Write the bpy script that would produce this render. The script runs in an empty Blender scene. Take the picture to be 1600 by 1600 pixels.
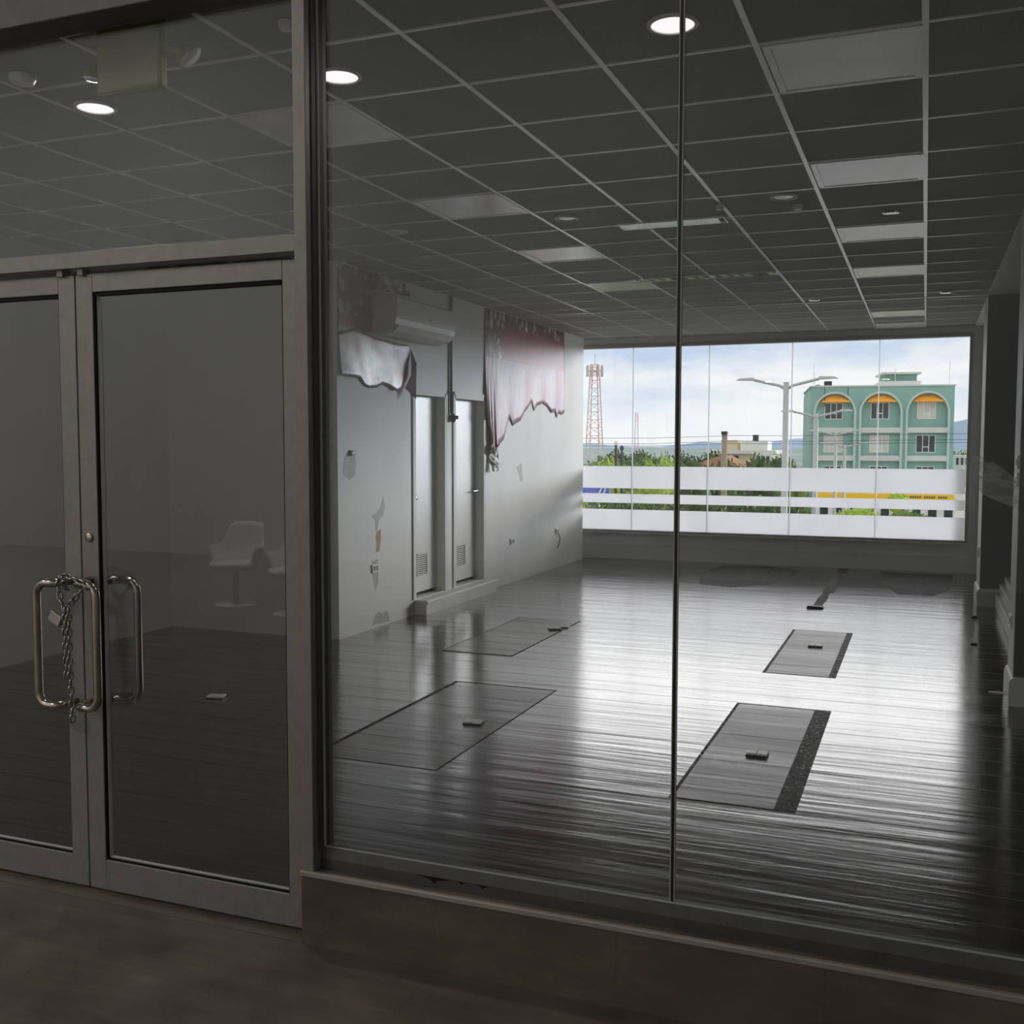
import bpy, bmesh, math, random
from mathutils import Vector, Matrix

# ------------------------------------------------------------------ camera, sky, added sky patch, exposure
SC = bpy.context.scene
COL = SC.collection
EYE = 1.68
def make_camera():
    yaw, pitch, roll = -0.375468, -0.0646283, -0.00149142
    fw = Vector((math.sin(yaw)*math.cos(pitch), math.cos(yaw)*math.cos(pitch), math.sin(pitch)))
    r = Vector((math.cos(yaw), -math.sin(yaw), 0)); d = fw.cross(r)
    c, s = math.cos(roll), math.sin(roll)
    r2, d2 = c*r + s*d, -s*r + c*d
    cd = bpy.data.cameras.new('camera'); co = bpy.data.objects.new('camera', cd); COL.objects.link(co)
    cd.sensor_fit = 'HORIZONTAL'; cd.sensor_width = 36.0; cd.lens = 1635.0/1600*36
    cd.clip_start = 0.02; cd.clip_end = 20000
    m = Matrix((r2, -d2, -fw)).transposed().to_4x4(); m.translation = Vector((0, 0, EYE))
    co.matrix_world = m
    SC.camera = co
make_camera()
SC.view_settings.view_transform = 'Standard'
SC.view_settings.look = 'None'
SC.view_settings.gamma = 1.0
SC.view_settings.exposure = 0.17
SC.cycles.use_denoising = True
SC.cycles.max_bounces = 14
SC.cycles.diffuse_bounces = 6
SC.cycles.glossy_bounces = 5
SC.cycles.transparent_max_bounces = 24
SC.cycles.sample_clamp_indirect = 6.0
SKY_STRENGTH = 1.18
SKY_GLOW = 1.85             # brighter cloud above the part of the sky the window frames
SKY_FILL_PATCH = 38.0           # bright low sky patch added out of frame to light the left wall
ADDED_LAMP_W = 160.0  # unseen lamps added in the hall; their light hazes the shop glass
DOWNLIGHT_W = 4.0
CORRIDOR_LAMP_W = 12.0
def make_world():
    w = bpy.data.worlds.new('sky'); SC.world = w; w.use_nodes = True
    nt = w.node_tree; nt.nodes.clear(); N = nt.nodes.new; L = nt.links.new
    out = N('ShaderNodeOutputWorld'); bg = N('ShaderNodeBackground'); L(bg.outputs[0], out.inputs[0])
    tc = N('ShaderNodeTexCoord'); sep = N('ShaderNodeSeparateXYZ'); L(tc.outputs['Generated'], sep.inputs[0])
    mp = N('ShaderNodeMapping'); mp.inputs['Scale'].default_value = (5.0, 5.0, 16.0); mp.inputs['Location'].default_value = (0.4, 1.3, 0.2)
    L(tc.outputs['Generated'], mp.inputs[0])
    no = N('ShaderNodeTexNoise'); no.inputs['Scale'].default_value = 1.0; no.inputs['Detail'].default_value = 7; no.inputs['Roughness'].default_value = 0.55
    L(mp.outputs[0], no.inputs['Vector'])
    cr = N('ShaderNodeValToRGB'); L(no.outputs['Fac'], cr.inputs[0])
    e = cr.color_ramp.elements
    e[0].position = 0.38; e[0].color = (0.50, 0.62, 0.80, 1)
    e[1].position = 0.58; e[1].color = (0.92, 0.92, 0.92, 1)
    x = e.new(0.48); x.color = (0.70, 0.77, 0.86, 1)
    mx = N('ShaderNodeMixRGB'); mx.inputs[2].default_value = (0.86, 0.89, 0.91, 1); L(cr.outputs[0], mx.inputs[1])
    mr = N('ShaderNodeMapRange'); mr.inputs[1].default_value = 0.0; mr.inputs[2].default_value = 0.07; mr.inputs[3].default_value = 0.75; mr.inputs[4].default_value = 0.0
    L(sep.outputs['Z'], mr.inputs[0]); L(mr.outputs[0], mx.inputs[0])
    gr = N('ShaderNodeMixRGB'); gr.inputs[2].default_value = (0.26, 0.27, 0.26, 1); L(mx.outputs[0], gr.inputs[1])
    st = N('ShaderNodeMapRange'); st.inputs[1].default_value = 0.0; st.inputs[2].default_value = -0.01; st.inputs[3].default_value = 0.0; st.inputs[4].default_value = 1.0
    L(sep.outputs['Z'], st.inputs[0]); L(st.outputs[0], gr.inputs[0])
    wm = N('ShaderNodeMixRGB'); wm.inputs[2].default_value = (.94, .93, .92, 1); L(gr.outputs[0], wm.inputs[1])
    hi = N('ShaderNodeMapRange'); hi.inputs[1].default_value = .08; hi.inputs[2].default_value = .18; L(sep.outputs['Z'], hi.inputs[0]); L(hi.outputs[0], wm.inputs[0])
    L(wm.outputs[0], bg.inputs[0])
    # brighter higher up, plus the added patch that lights the left wall
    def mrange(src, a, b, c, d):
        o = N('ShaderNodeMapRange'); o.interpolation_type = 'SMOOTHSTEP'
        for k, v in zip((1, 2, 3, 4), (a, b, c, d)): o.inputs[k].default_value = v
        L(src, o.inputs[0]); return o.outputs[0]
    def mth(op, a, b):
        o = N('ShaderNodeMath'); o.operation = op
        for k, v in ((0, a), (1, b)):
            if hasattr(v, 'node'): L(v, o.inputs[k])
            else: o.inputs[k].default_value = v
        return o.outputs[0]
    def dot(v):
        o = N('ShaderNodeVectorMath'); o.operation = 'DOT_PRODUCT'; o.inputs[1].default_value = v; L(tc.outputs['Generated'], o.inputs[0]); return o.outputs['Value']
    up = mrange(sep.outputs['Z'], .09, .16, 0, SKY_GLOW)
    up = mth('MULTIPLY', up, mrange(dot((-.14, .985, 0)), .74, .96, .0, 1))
    sp = mrange(dot((.541, .833, .116)), .974, .998, 0, SKY_FILL_PATCH)
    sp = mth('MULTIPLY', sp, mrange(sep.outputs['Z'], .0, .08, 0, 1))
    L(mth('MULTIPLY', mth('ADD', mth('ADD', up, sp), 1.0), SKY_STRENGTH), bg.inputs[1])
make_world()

# ------------------------------------------------------------------ materials
def srgb(r, g, b):
    f = lambda c: (c/255/12.92) if c/255 <= 0.04045 else ((c/255+0.055)/1.055)**2.4
    return (f(r), f(g), f(b), 1)
class NT:
    def __init__(s, name):
        s.m = bpy.data.materials.new(name); s.m.use_nodes = True
        s.nt = s.m.node_tree; s.nt.nodes.clear()
        s.out = s.n('ShaderNodeOutputMaterial')
    def n(s, t, **kw):
        o = s.nt.nodes.new(t)
        for k, v in kw.items():
            if k.startswith('i_'):
                k2 = k[2:]; o.inputs[int(k2) if k2.isdigit() else k2.replace('_', ' ')].default_value = v
            else: setattr(o, k, v)
        return o
    def l(s, a, b): s.nt.links.new(a, b)
    def bsdf(s, col=(.5, .5, .5, 1), rough=.5, metal=0, spec=.5):
        p = s.n('ShaderNodeBsdfPrincipled'); p.inputs['Base Color'].default_value = col
        p.inputs['Roughness'].default_value = rough; p.inputs['Metallic'].default_value = metal
        p.inputs['Specular IOR Level'].default_value = spec
        s.l(p.outputs[0], s.out.inputs[0]); return p
    def coords(s, scale=(1, 1, 1), loc=(0, 0, 0), kind='Object'):
        tc = s.n('ShaderNodeTexCoord'); mp = s.n('ShaderNodeMapping')
        mp.inputs['Scale'].default_value = scale; mp.inputs['Location'].default_value = loc
        s.l(tc.outputs[kind], mp.inputs[0]); return mp.outputs[0]
    def noise(s, vec, scale=5, detail=4, rough=.5):
        o = s.n('ShaderNodeTexNoise'); o.inputs['Scale'].default_value = scale; o.inputs['Detail'].default_value = detail; o.inputs['Roughness'].default_value = rough
        s.l(vec, o.inputs['Vector']); return o.outputs['Fac']
    def ramp(s, fac, stops):
        r = s.n('ShaderNodeValToRGB'); s.l(fac, r.inputs[0]); e = r.color_ramp.elements
        while len(e) < len(stops): e.new(.5)
        for el, (p, c) in zip(e, stops):
            el.position = p; el.color = c if len(c) == 4 else (*c, 1)
        return r.outputs[0]
    def mix(s, fac, a, b, mode='MIX'):
        m = s.n('ShaderNodeMixRGB', blend_type=mode)
        for i, v in ((0, fac), (1, a), (2, b)):
            if hasattr(v, 'node'): s.l(v, m.inputs[i])
            else: m.inputs[i].default_value = v
        return m.outputs[0]
    def math(s, op, a, b=0.0, c=None):
        m = s.n('ShaderNodeMath', operation=op)
        for i, v in enumerate((a, b) if c is None else (a, b, c)):
            if hasattr(v, 'node'): s.l(v, m.inputs[i])
            else: m.inputs[i].default_value = v
        return m.outputs[0]
    def bump(s, p, h, strength=.2, dist=.01):
        b = s.n('ShaderNodeBump'); b.inputs['Strength'].default_value = strength; b.inputs['Distance'].default_value = dist
        s.l(h, b.inputs['Height']); s.l(b.outputs[0], p.inputs['Normal'])
def simple(name, col, rough=.5, metal=0, spec=.5, var=.06, nscale=9, bump=0):
    t = NT(name); p = t.bsdf(col, rough, metal, spec)
    v = t.coords(); f = t.noise(v, nscale, 5)
    a = tuple(max(0, c*(1-var*2)) for c in col[:3])+(1,); b = tuple(min(1, c*(1+var*2)) for c in col[:3])+(1,)
    t.l(t.ramp(f, [(.3, a), (.7, b)]), p.inputs['Base Color'])
    if bump: t.bump(p, t.noise(v, nscale*6, 3), bump, .003)
    return t.m
def glass(name, tint=(1, 1, 1, 1), refl=.04):
    t = NT(name)
    lw = t.n('ShaderNodeLayerWeight'); lw.inputs['Blend'].default_value = .5
    p5 = t.math('POWER', lw.outputs['Facing'], 5.0)
    fac = t.math('MULTIPLY_ADD', p5, 1-refl, refl)
    tr = t.n('ShaderNodeBsdfTransparent'); tr.inputs[0].default_value = tint
    gl = t.n('ShaderNodeBsdfGlossy'); gl.inputs['Roughness'].default_value = .005; gl.inputs[0].default_value = (1, 1, 1, 1)
    mx = t.n('ShaderNodeMixShader'); t.l(fac, mx.inputs[0]); t.l(tr.outputs[0], mx.inputs[1]); t.l(gl.outputs[0], mx.inputs[2])
    t.l(mx.outputs[0], t.out.inputs[0]); return t.m
def emit(name, col, st):
    t = NT(name); e = t.n('ShaderNodeEmission'); e.inputs[0].default_value = col; e.inputs[1].default_value = st
    t.l(e.outputs[0], t.out.inputs[0]); return t.m

M = {}
M['alu'] = simple('grey aluminium', srgb(150, 147, 143), .42, .35, .5, .04, 20)
M['alu_dark'] = simple('dark aluminium', srgb(92, 92, 90), .45, .3, .5, .06, 14)
M['black'] = simple('black gasket', srgb(10, 10, 10), .7, 0, .3, .1)
M['glass'] = glass('clear glass', (.965, .968, .97, 1))
M['edge'] = simple('glass edge seal', srgb(190, 190, 185), .35, 0, .5, .05)
M['bronze'] = simple('dark joint seal', srgb(40, 32, 26), .35, 0, .5, .1)
M['steel'] = simple('brushed steel', srgb(190, 182, 172), .2, 1, .5, .05, 30)
M['chain'] = simple('chain steel', srgb(170, 168, 162), .3, 1, .5, .1, 60)
M['strip'] = simple('edge strip metal', srgb(190, 182, 172), .38, .5, .5, .04)
def mat_wall():
    t = NT('white wall vinyl'); p = t.bsdf(srgb(230, 230, 224), .55, 0, .22)
    f = t.noise(t.coords((1, 1, 1)), 1.4, 5); g = t.noise(t.coords((1, 2.4, .35)), 1.0, 4, .55)
    t.l(t.mix(.5, t.ramp(f, [(.3, srgb(222, 222, 216)), (.7, srgb(234, 234, 229))]), t.ramp(g, [(.3, srgb(218, 218, 212)), (.7, srgb(234, 234, 230))])), p.inputs['Base Color'])
    sep = t.n('ShaderNodeSeparateXYZ'); t.l(t.coords(), sep.inputs[0])
    sm = t.math('LESS_THAN', t.math('FRACT', t.math('DIVIDE', sep.outputs['Y'], .62)), .008)
    t.bump(p, t.math('ADD', g, t.math('MULTIPLY', sm, .12)), .35, .02); return t.m
M['wall'] = mat_wall()
M['wall_grey'] = simple('grey wall paint', srgb(208, 209, 205), .5, 0, .4, .03, 2)
M['door_white'] = simple('white door vinyl', srgb(230, 230, 225), .33, 0, .5, .03, 3)
M['dark_wall'] = simple('dark green grey paint', srgb(96, 106, 106), .45, 0, .5, .06, 3)
M['white_plastic'] = simple('white plastic', srgb(226, 226, 220), .35, 0, .5, .02)
M['dark_plastic'] = simple('dark plastic', srgb(30, 30, 30), .4, 0, .5, .05)
M['olive'] = simple('olive beige plastic', srgb(98, 102, 52), .5, 0, .4, .05, 6)
M['lens'] = simple('clear lamp lens', srgb(215, 215, 208), .15, 0, .6, .02)
M['tbar'] = simple('painted tee bar', srgb(238, 238, 234), .24, 0, .9, .02)
M['troffer'] = simple('prismatic lens', srgb(240, 241, 236), .26, 0, .9, .03, 3)
for k_ in ('troffer', 'tbar'):
    b_ = [n for n in M[k_].node_tree.nodes if n.type == 'BSDF_PRINCIPLED'][0]; b_.inputs['Coat Weight'].default_value = .6; b_.inputs['Coat Roughness'].default_value = .2
M['grey_pipe'] = simple('grey conduit', srgb(95, 95, 92), .45, 0, .4, .05)
M['scar_grey'] = simple('bare grey plaster', srgb(178, 178, 170), .6, 0, .4, .05, 12)
M['scar_brown'] = simple('bare board', srgb(186, 150, 116), .7, 0, .3, .08, 12)
M['chip'] = simple('dirt brown', srgb(45, 38, 30), .8, 0, .2, .1)
M['lit'] = emit('lit downlight', (1.0, .90, .92, 1), 1.05)
M['corridor_lit'] = emit('lit corridor lamp', (1, .93, .84, 1), 6.0)  # lens glow of the unseen lamps added in the hall
M['cream'] = simple('cream corridor paint', srgb(186, 186, 182), .6, 0, .3, .03, 2)

def mat_tile():
    t = NT('mineral ceiling tile'); p = t.bsdf(srgb(132, 132, 126), .9, 0, .15)
    v = t.coords(); f = t.noise(v, 140, 3); g = t.noise(v, 1.3, 3)
    c = t.mix(.35, t.ramp(f, [(.3, srgb(118, 118, 113)), (.7, srgb(146, 146, 140))]), t.ramp(g, [(.3, srgb(122, 123, 118)), (.7, srgb(142, 142, 136))]))
    t.l(c, p.inputs['Base Color']); t.bump(p, f, .3, .002); return t.m
M['tile'] = mat_tile()
def mat_floor(name, base, rough, coat):
    t = NT(name); p = t.bsdf(base, rough, 0, .38)
    v = t.coords((1, 1, 1))
    sep = t.n('ShaderNodeSeparateXYZ'); t.l(v, sep.inputs[0])
    grain = t.noise(t.coords((1.7, 26, 1)), 1.0, 6, .62)
    wave = t.noise(t.coords((.7, 9, 1)), 1.0, 2, .5)
    blot = t.noise(t.coords((.5, 3.5, 1)), 1.0, 5, .65)
    pl = t.math('FRACT', t.math('DIVIDE', sep.outputs['Y'], .262))
    edge = t.math('LESS_THAN', t.math('ADD', pl, t.math('MULTIPLY', t.noise(t.coords((3, 1, 1)), 2.0, 3), .03)), .042)
    row = t.math('FLOOR', t.math('DIVIDE', sep.outputs['Y'], .262))
    xs = t.math('ADD', t.math('DIVIDE', sep.outputs['X'], 1.25), t.math('MULTIPLY', row, .37))
    butt = t.math('LESS_THAN', t.math('FRACT', xs), .004)
    seam = t.math('MAXIMUM', edge, t.math('MULTIPLY', butt, .35))
    p.inputs['Coat Weight'].default_value = coat; p.inputs['Coat Roughness'].default_value = rough*.9
    d = tuple(c*.45 for c in base[:3])+(1,); b = tuple(c*1.55 for c in base[:3])+(1,)
    c1 = t.ramp(grain, [(.3, d), (.7, b)])
    c2 = t.mix(t.math('MULTIPLY', seam, .6), c1, (.012, .012, .012, 1))
    t.l(c2, p.inputs['Base Color'])
    rr = t.n('ShaderNodeMapRange'); rr.inputs[1].default_value = .3; rr.inputs[2].default_value = .7
    rr.inputs[3].default_value = rough-.04; rr.inputs[4].default_value = rough+.10; t.l(blot, rr.inputs[0]); t.l(t.math('ADD', rr.outputs[0], t.math('MULTIPLY', edge, .28)), p.inputs['Roughness'])
    t.l(t.math('MULTIPLY_ADD', edge, -coat*.7, coat), p.inputs['Coat Weight'])
    h = t.math('ADD', t.math('MULTIPLY', grain, .30), t.math('MULTIPLY', wave, .85))
    h = t.math('SUBTRACT', h, t.math('MULTIPLY', seam, .5))
    t.bump(p, h, .68, .006)
    t.l(p.inputs['Normal'].links[0].from_socket, p.inputs['Coat Normal']); return t.m
M['floor'] = mat_floor('dark vinyl plank', srgb(50, 48, 49), .13, .6)
M['patch'] = mat_floor('unpolished plank', srgb(72, 69, 66), .30, .05)
M['patch_soft'] = mat_floor('dull plank', srgb(66, 60, 58), .2, .3)
def mat_glue(name, lo, hi):
    t = NT(name); p = t.n('ShaderNodeBsdfPrincipled'); p.inputs['Roughness'].default_value = .6; p.inputs['Specular IOR Level'].default_value = .3
    f = t.noise(t.coords(), 26, 5, .7); t.l(t.ramp(f, [(.3, srgb(30, 29, 28)), (.7, srgb(62, 59, 55))]), p.inputs['Base Color'])
    tr = t.n('ShaderNodeBsdfTransparent'); mx = t.n('ShaderNodeMixShader'); t.l(t.ramp(t.noise(t.coords((1, 1, 1), (3, 2, 1)), 48, 3, .6), [(lo, (0, 0, 0)), (hi, (1, 1, 1))]), mx.inputs[0])
    t.l(tr.outputs[0], mx.inputs[1]); t.l(p.outputs[0], mx.inputs[2]); t.l(mx.outputs[0], t.out.inputs[0]); return t.m
M['patch_edge'] = mat_glue('dirty glue line', .30, .52)
M['stain'] = mat_glue('dull floor stain', .28, .66)  # dark matte blotches laid thinly over the planks by the window
M['scuff'] = simple('bare screed', srgb(58, 52, 44), .7, 0, .3, .4, 9)
def mat_stone():
    t = NT('brown stone tile'); p = t.bsdf(srgb(120, 102, 84), .38, 0, .4)
    a = t.noise(t.coords((1.6, 8, 5)), 2.0, 9, .68); b = t.noise(t.coords((2, 2, 2), (3, 1, 2)), 1.2, 5)
    c = t.mix(.55, t.ramp(a, [(.34, srgb(88, 79, 70)), (.5, srgb(108, 96, 85)), (.66, srgb(130, 117, 104))]), t.ramp(b, [(.36, srgb(88, 80, 72)), (.64, srgb(122, 109, 97))]))
    br = t.n('ShaderNodeTexBrick'); br.offset = 0; br.inputs['Scale'].default_value = 1.0; br.inputs['Mortar Size'].default_value = .003
    br.inputs['Brick Width'].default_value = .6; br.inputs['Row Height'].default_value = .6; br.inputs['Color1'].default_value = (1, 1, 1, 1); br.inputs['Color2'].default_value = (1, 1, 1, 1); br.inputs['Mortar'].default_value = (.75, .72, .7, 1)
    t.l(t.coords((1, 1, 1), (.22, .33, 0)), br.inputs['Vector'])
    t.l(t.mix(.5, c, br.outputs['Color'], 'MULTIPLY'), p.inputs['Base Color']); t.bump(p, a, .15, .003); return t.m
M['stone'] = mat_stone()
def mat_film():
    t = NT('frosted film'); tr = t.n('ShaderNodeBsdfTranslucent'); tr.inputs[0].default_value = (.80, .80, .82, 1)
    df = t.n('ShaderNodeBsdfDiffuse'); df.inputs[0].default_value = (.8, .8, .82, 1)
    f = t.noise(t.coords((1, 1, 1)), 3, 3); mx = t.n('ShaderNodeMixShader')
    t.l(t.ramp(f, [(.3, (.16, .16, .16)), (.7, (.22, .22, .22))]), mx.inputs[0]); t.l(tr.outputs[0], mx.inputs[1]); t.l(df.outputs[0], mx.inputs[2])
    t.l(mx.outputs[0], t.out.inputs[0]); return t.m
M['film'] = mat_film()
def mat_pattern(name, band_z, left_y=None):
    # printed paper: pebble pattern above band_z (or left of left_y), crimson below, faded under that
    t = NT(name); p = t.bsdf((.3, .05, .1, 1), .42, 0, .35)
    v = t.coords(); sep = t.n('ShaderNodeSeparateXYZ'); t.l(v, sep.inputs[0])
    vo = t.n('ShaderNodeTexVoronoi'); vo.inputs['Scale'].default_value = 1.0; vo.inputs['Randomness'].default_value = .7
    t.l(t.coords((0, 9.0, 7.0)), vo.inputs['Vector'])
    sc = t.n('ShaderNodeSeparateColor'); t.l(vo.outputs['Color'], sc.inputs[0])
    pale = t.ramp(sc.outputs[0], [(.15, srgb(128, 6, 40)), (.30, srgb(232, 212, 214)), (.75, srgb(206, 156, 168))])
    peb = t.mix(t.ramp(vo.outputs['Distance'], [(.42, (1, 1, 1)), (.50, (0, 0, 0))]), srgb(100, 2, 30), pale)
    crim = t.ramp(t.noise(v, 2.2, 4), [(.3, srgb(158, 14, 42)), (.7, srgb(172, 38, 62))])
    streak = t.noise(t.coords((1, 9, 1.4)), 1, 5, .6)
    faded = t.ramp(streak, [(.30, srgb(104, 98, 112)), (.46, srgb(172, 146, 152)), (.62, srgb(176, 104, 122))])
    zn = t.math('ADD', sep.outputs['Z'], t.math('MULTIPLY', t.noise(v, 4, 3), .05))
    isp = t.math('GREATER_THAN', sep.outputs['Z'], band_z)
    if left_y is not None: isp = t.math('MAXIMUM', isp, t.math('LESS_THAN', sep.outputs['Y'], left_y))
    c = t.mix(isp, crim, peb)
    c = t.mix(t.math('LESS_THAN', zn, 2.70), c, faded)
    t.l(c, p.inputs['Base Color']); t.bump(p, streak, .4, .01); return t.m
M['paper_a'] = mat_pattern('printed wallpaper', 2.80)
M['paper_b'] = mat_pattern('printed wallpaper two', 3.07, 11.55)
M['paper_back'] = simple('burgundy paper', srgb(92, 40, 54), .5, 0, .4, .1, 6)
def mat_faded():
    t = NT('glossy faded paper'); p = t.bsdf((.5, .5, .5, 1), .3, 0, .45); v = t.coords((1, 2.2, 3.0))
    t.l(t.ramp(t.noise(v, 1.6, 5, .6), [(.3, srgb(108, 108, 120)), (.45, srgb(158, 150, 156)), (.57, srgb(158, 126, 132)), (.68, srgb(180, 92, 98))]), p.inputs['Base Color'])
    t.bump(p, t.noise(t.coords((1, 6, 2)), 3, 4), .35, .01); return t.m
M['paper_faded'] = mat_faded()
M['chrome'] = simple('bright metal', srgb(235, 235, 232), .16, 1, .5, .02)
M['paper_white'] = simple('white paper backing', srgb(205, 205, 200), .5, 0, .4, .08, 6)
M['chair'] = simple('white moulded plastic', srgb(235, 235, 230), .4, 0, .4, .02)
# outdoors
M['teal'] = simple('teal render', srgb(136, 176, 168), .8, 0, .2, .05, .5)
M['teal_dark'] = simple('teal side render', srgb(118, 156, 148), .8, 0, .2, .05, .5)
M['teal_light'] = simple('pale teal trim', srgb(182, 206, 200), .8, 0, .2, .03, .5)
M['band'] = simple('pale grey band', srgb(205, 210, 204), .8, 0, .2, .03, .5)
M['awning'] = simple('orange awning', srgb(240, 165, 40), .7, 0, .2, .05, 1)
M['win_dark'] = simple('dark window', srgb(42, 58, 62), .15, 0, .5, .3, 1)
M['win_pale'] = simple('curtained window', srgb(196, 200, 192), .4, 0, .5, .08, 1)
M['white_out'] = simple('white paint outdoors', srgb(225, 225, 220), .7, 0, .3, .03, 1)
M['cream_out'] = simple('cream render', srgb(212, 196, 165), .8, 0, .2, .06, .6)
M['rust_roof'] = simple('tan roof', srgb(180, 140, 110), .8, 0, .2, .1, 1)
M['pole_grey'] = simple('galvanised pole', srgb(176, 180, 178), .5, .2, .4, .04)
M['wood_pole'] = simple('weathered pole', srgb(150, 140, 120), .8, 0, .2, .1)
M['dark_out'] = simple('dark metal', srgb(50, 54, 56), .6, .2, .3, .1)
M['tower_w'] = simple('tower steel', srgb(196, 186, 182), .6, .1, .3, .05)
M['tower_r'] = simple('tower red band', srgb(214, 160, 150), .6, .1, .3, .05)
M['yellow'] = simple('yellow fascia', srgb(240, 196, 40), .6, 0, .3, .03)
M['blue'] = simple('blue sign', srgb(88, 104, 200), .6, 0, .3, .03)
M['asphalt'] = simple('grey asphalt', srgb(186, 184, 178), .9, 0, .2, .08, .2)
M['hill'] = simple('hazy hillside', srgb(150, 172, 194), .95, 0, .05, .06, .002)  # distance haze is put into the base colour
M['land'] = simple('green land', srgb(136, 154, 152), .95, 0, .05, .2, .01)  # grey blue of distance haze mixed into the flat colour
M['wood'] = simple('bark', srgb(80, 66, 50), .9, 0, .1, .2, 4)
def mat_leaf(name, a, b):
    t = NT(name); p = t.bsdf(a, .7, 0, .2)
    t.l(t.ramp(t.noise(t.coords((1, 1, 1)), 1.4, 4), [(.3, a), (.7, b)]), p.inputs['Base Color']); return t.m
M['leaf_dark'] = mat_leaf('dark green leaves', srgb(44, 66, 36), srgb(84, 112, 58))
M['leaf_mid'] = mat_leaf('green leaves', srgb(72, 104, 44), srgb(128, 154, 70))
M['leaf_lime'] = mat_leaf('lime leaves', srgb(130, 168, 40), srgb(190, 210, 80))

# ------------------------------------------------------------------ mesh builder
BASE = {}
class MB:
    def __init__(s): s.v = []; s.f = []
    def add(s, vs, fs):
        k = len(s.v); s.v += [tuple(p) for p in vs]; s.f += [tuple(i+k for i in f) for f in fs]; return s
    def box(s, x0, x1, y0, y1, z0, z1):
        return s.add([(x0, y0, z0), (x1, y0, z0), (x1, y1, z0), (x0, y1, z0), (x0, y0, z1), (x1, y0, z1), (x1, y1, z1), (x0, y1, z1)],
                     [(3, 2, 1, 0), (4, 5, 6, 7), (0, 1, 5, 4), (1, 2, 6, 5), (2, 3, 7, 6), (3, 0, 4, 7)])
    def prism(s, pts, axis, a, b):
        # pts: polygon in the two other axes, extruded a..b along axis
        n = len(pts)
        def mk(p, t):
            return {'x': (t, p[0], p[1]), 'y': (p[0], t, p[1]), 'z': (p[0], p[1], t)}[axis]
        vs = [mk(p, a) for p in pts] + [mk(p, b) for p in pts]
        fs = [tuple(range(n)), tuple(range(2*n-1, n-1, -1))] + [(i, i+n, (i+1) % n+n, (i+1) % n) for i in range(n)]
        return s.add(vs, fs)
    def tube(s, pts, r, n=12, closed=False, caps=True):
        pts = [Vector(p) for p in pts]; m = len(pts); rings = []
        up = None
        for i, p in enumerate(pts):
            a = pts[(i-1) % m] if (closed or i) else p; b = pts[(i+1) % m] if (closed or i < m-1) else p
            t = (b-a).normalized()
            if up is None: up = t.orthogonal().normalized()
            up = (up - t*up.dot(t)).normalized(); w = t.cross(up)
            rr = r[i] if isinstance(r, (list, tuple)) else r
            rings.append([p + (up*math.cos(2*math.pi*k/n) + w*math.sin(2*math.pi*k/n))*rr for k in range(n)])
        vs = [q for g in rings for q in g]; fs = []
        for i in range(m if closed else m-1):
            j = (i+1) % m
            for k in range(n): fs.append((i*n+k, i*n+(k+1) % n, j*n+(k+1) % n, j*n+k))
        if caps and not closed: fs += [tuple(range(n-1, -1, -1)), tuple((m-1)*n+k for k in range(n))]
        return s.add(vs, fs)
    def lathe(s, prof, c, axis=(0, 0, 1), n=28):
        ax = Vector(axis).normalized(); u = ax.orthogonal().normalized(); w = ax.cross(u); c = Vector(c); vs = []; fs = []
        for r, h in prof:
            vs += [c + ax*h + (u*math.cos(2*math.pi*k/n)+w*math.sin(2*math.pi*k/n))*r for k in range(n)]
        m = len(prof)
        for i in range(m-1):
            for k in range(n): fs.append((i*n+k, i*n+(k+1) % n, (i+1)*n+(k+1) % n, (i+1)*n+k))
        if prof[0][0] > 1e-6: fs.append(tuple(range(n-1, -1, -1)))
        if prof[-1][0] > 1e-6: fs.append(tuple((m-1)*n+k for k in range(n)))
        return s.add(vs, fs)
    def build(s, name, mat, parent=None, loc=None, bevel=0, smooth=False, solid=0, auto=None):
        base = BASE[parent] if parent is not None else Vector(loc or (0, 0, 0))
        me = bpy.data.meshes.new(name)
        me.from_pydata([tuple(Vector(p)-base) for p in s.v], [], s.f)
        bm = bmesh.new(); bm.from_mesh(me); bmesh.ops.remove_doubles(bm, verts=bm.verts, dist=1e-6) if not solid else None
        bmesh.ops.recalc_face_normals(bm, faces=bm.faces); bm.to_mesh(me); bm.free()
        me.materials.append(M[mat] if isinstance(mat, str) else mat)
        if smooth or auto: me.polygons.foreach_set('use_smooth', [True]*len(me.polygons))
        if auto: me.set_sharp_from_angle(angle=math.radians(auto))
        o = bpy.data.objects.new(name, me); COL.objects.link(o)
        if parent is not None: o.parent = parent
        else: o.location = base
        BASE[o] = base
        if bevel:
            b = o.modifiers.new('bevel', 'BEVEL'); b.width = bevel; b.segments = 2; b.limit_method = 'ANGLE'
        if solid:
            q = o.modifiers.new('thickness', 'SOLIDIFY'); q.thickness = solid; q.offset = 1
        return o
def tag(o, label, cat, group=None, kind=None):
    o['label'] = label; o['category'] = cat
    if group: o['group'] = group
    if kind: o['kind'] = kind
    return o
def empty(name, loc, label, cat, group=None, kind=None):
    o = bpy.data.objects.new(name, None); COL.objects.link(o); o.location = loc; o.empty_display_size = .1; BASE[o] = Vector(loc)
    return tag(o, label, cat, group, kind)
def copy_tree(src, loc, label, rotz=None, scale=None):
    def cp(o, par):
        c = o.copy(); COL.objects.link(c); c.parent = par
        for ch in [x for x in COL.objects if x.parent == o]: cp(ch, c)
        return c
    r = cp(src, None); r.location = loc; r['label'] = label
    if rotz is not None: r.rotation_euler = (0, 0, rotz)
    if scale is not None: r.scale = scale
    return r
def bx(*a): return MB().box(*a)
S = 'structure'

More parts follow.
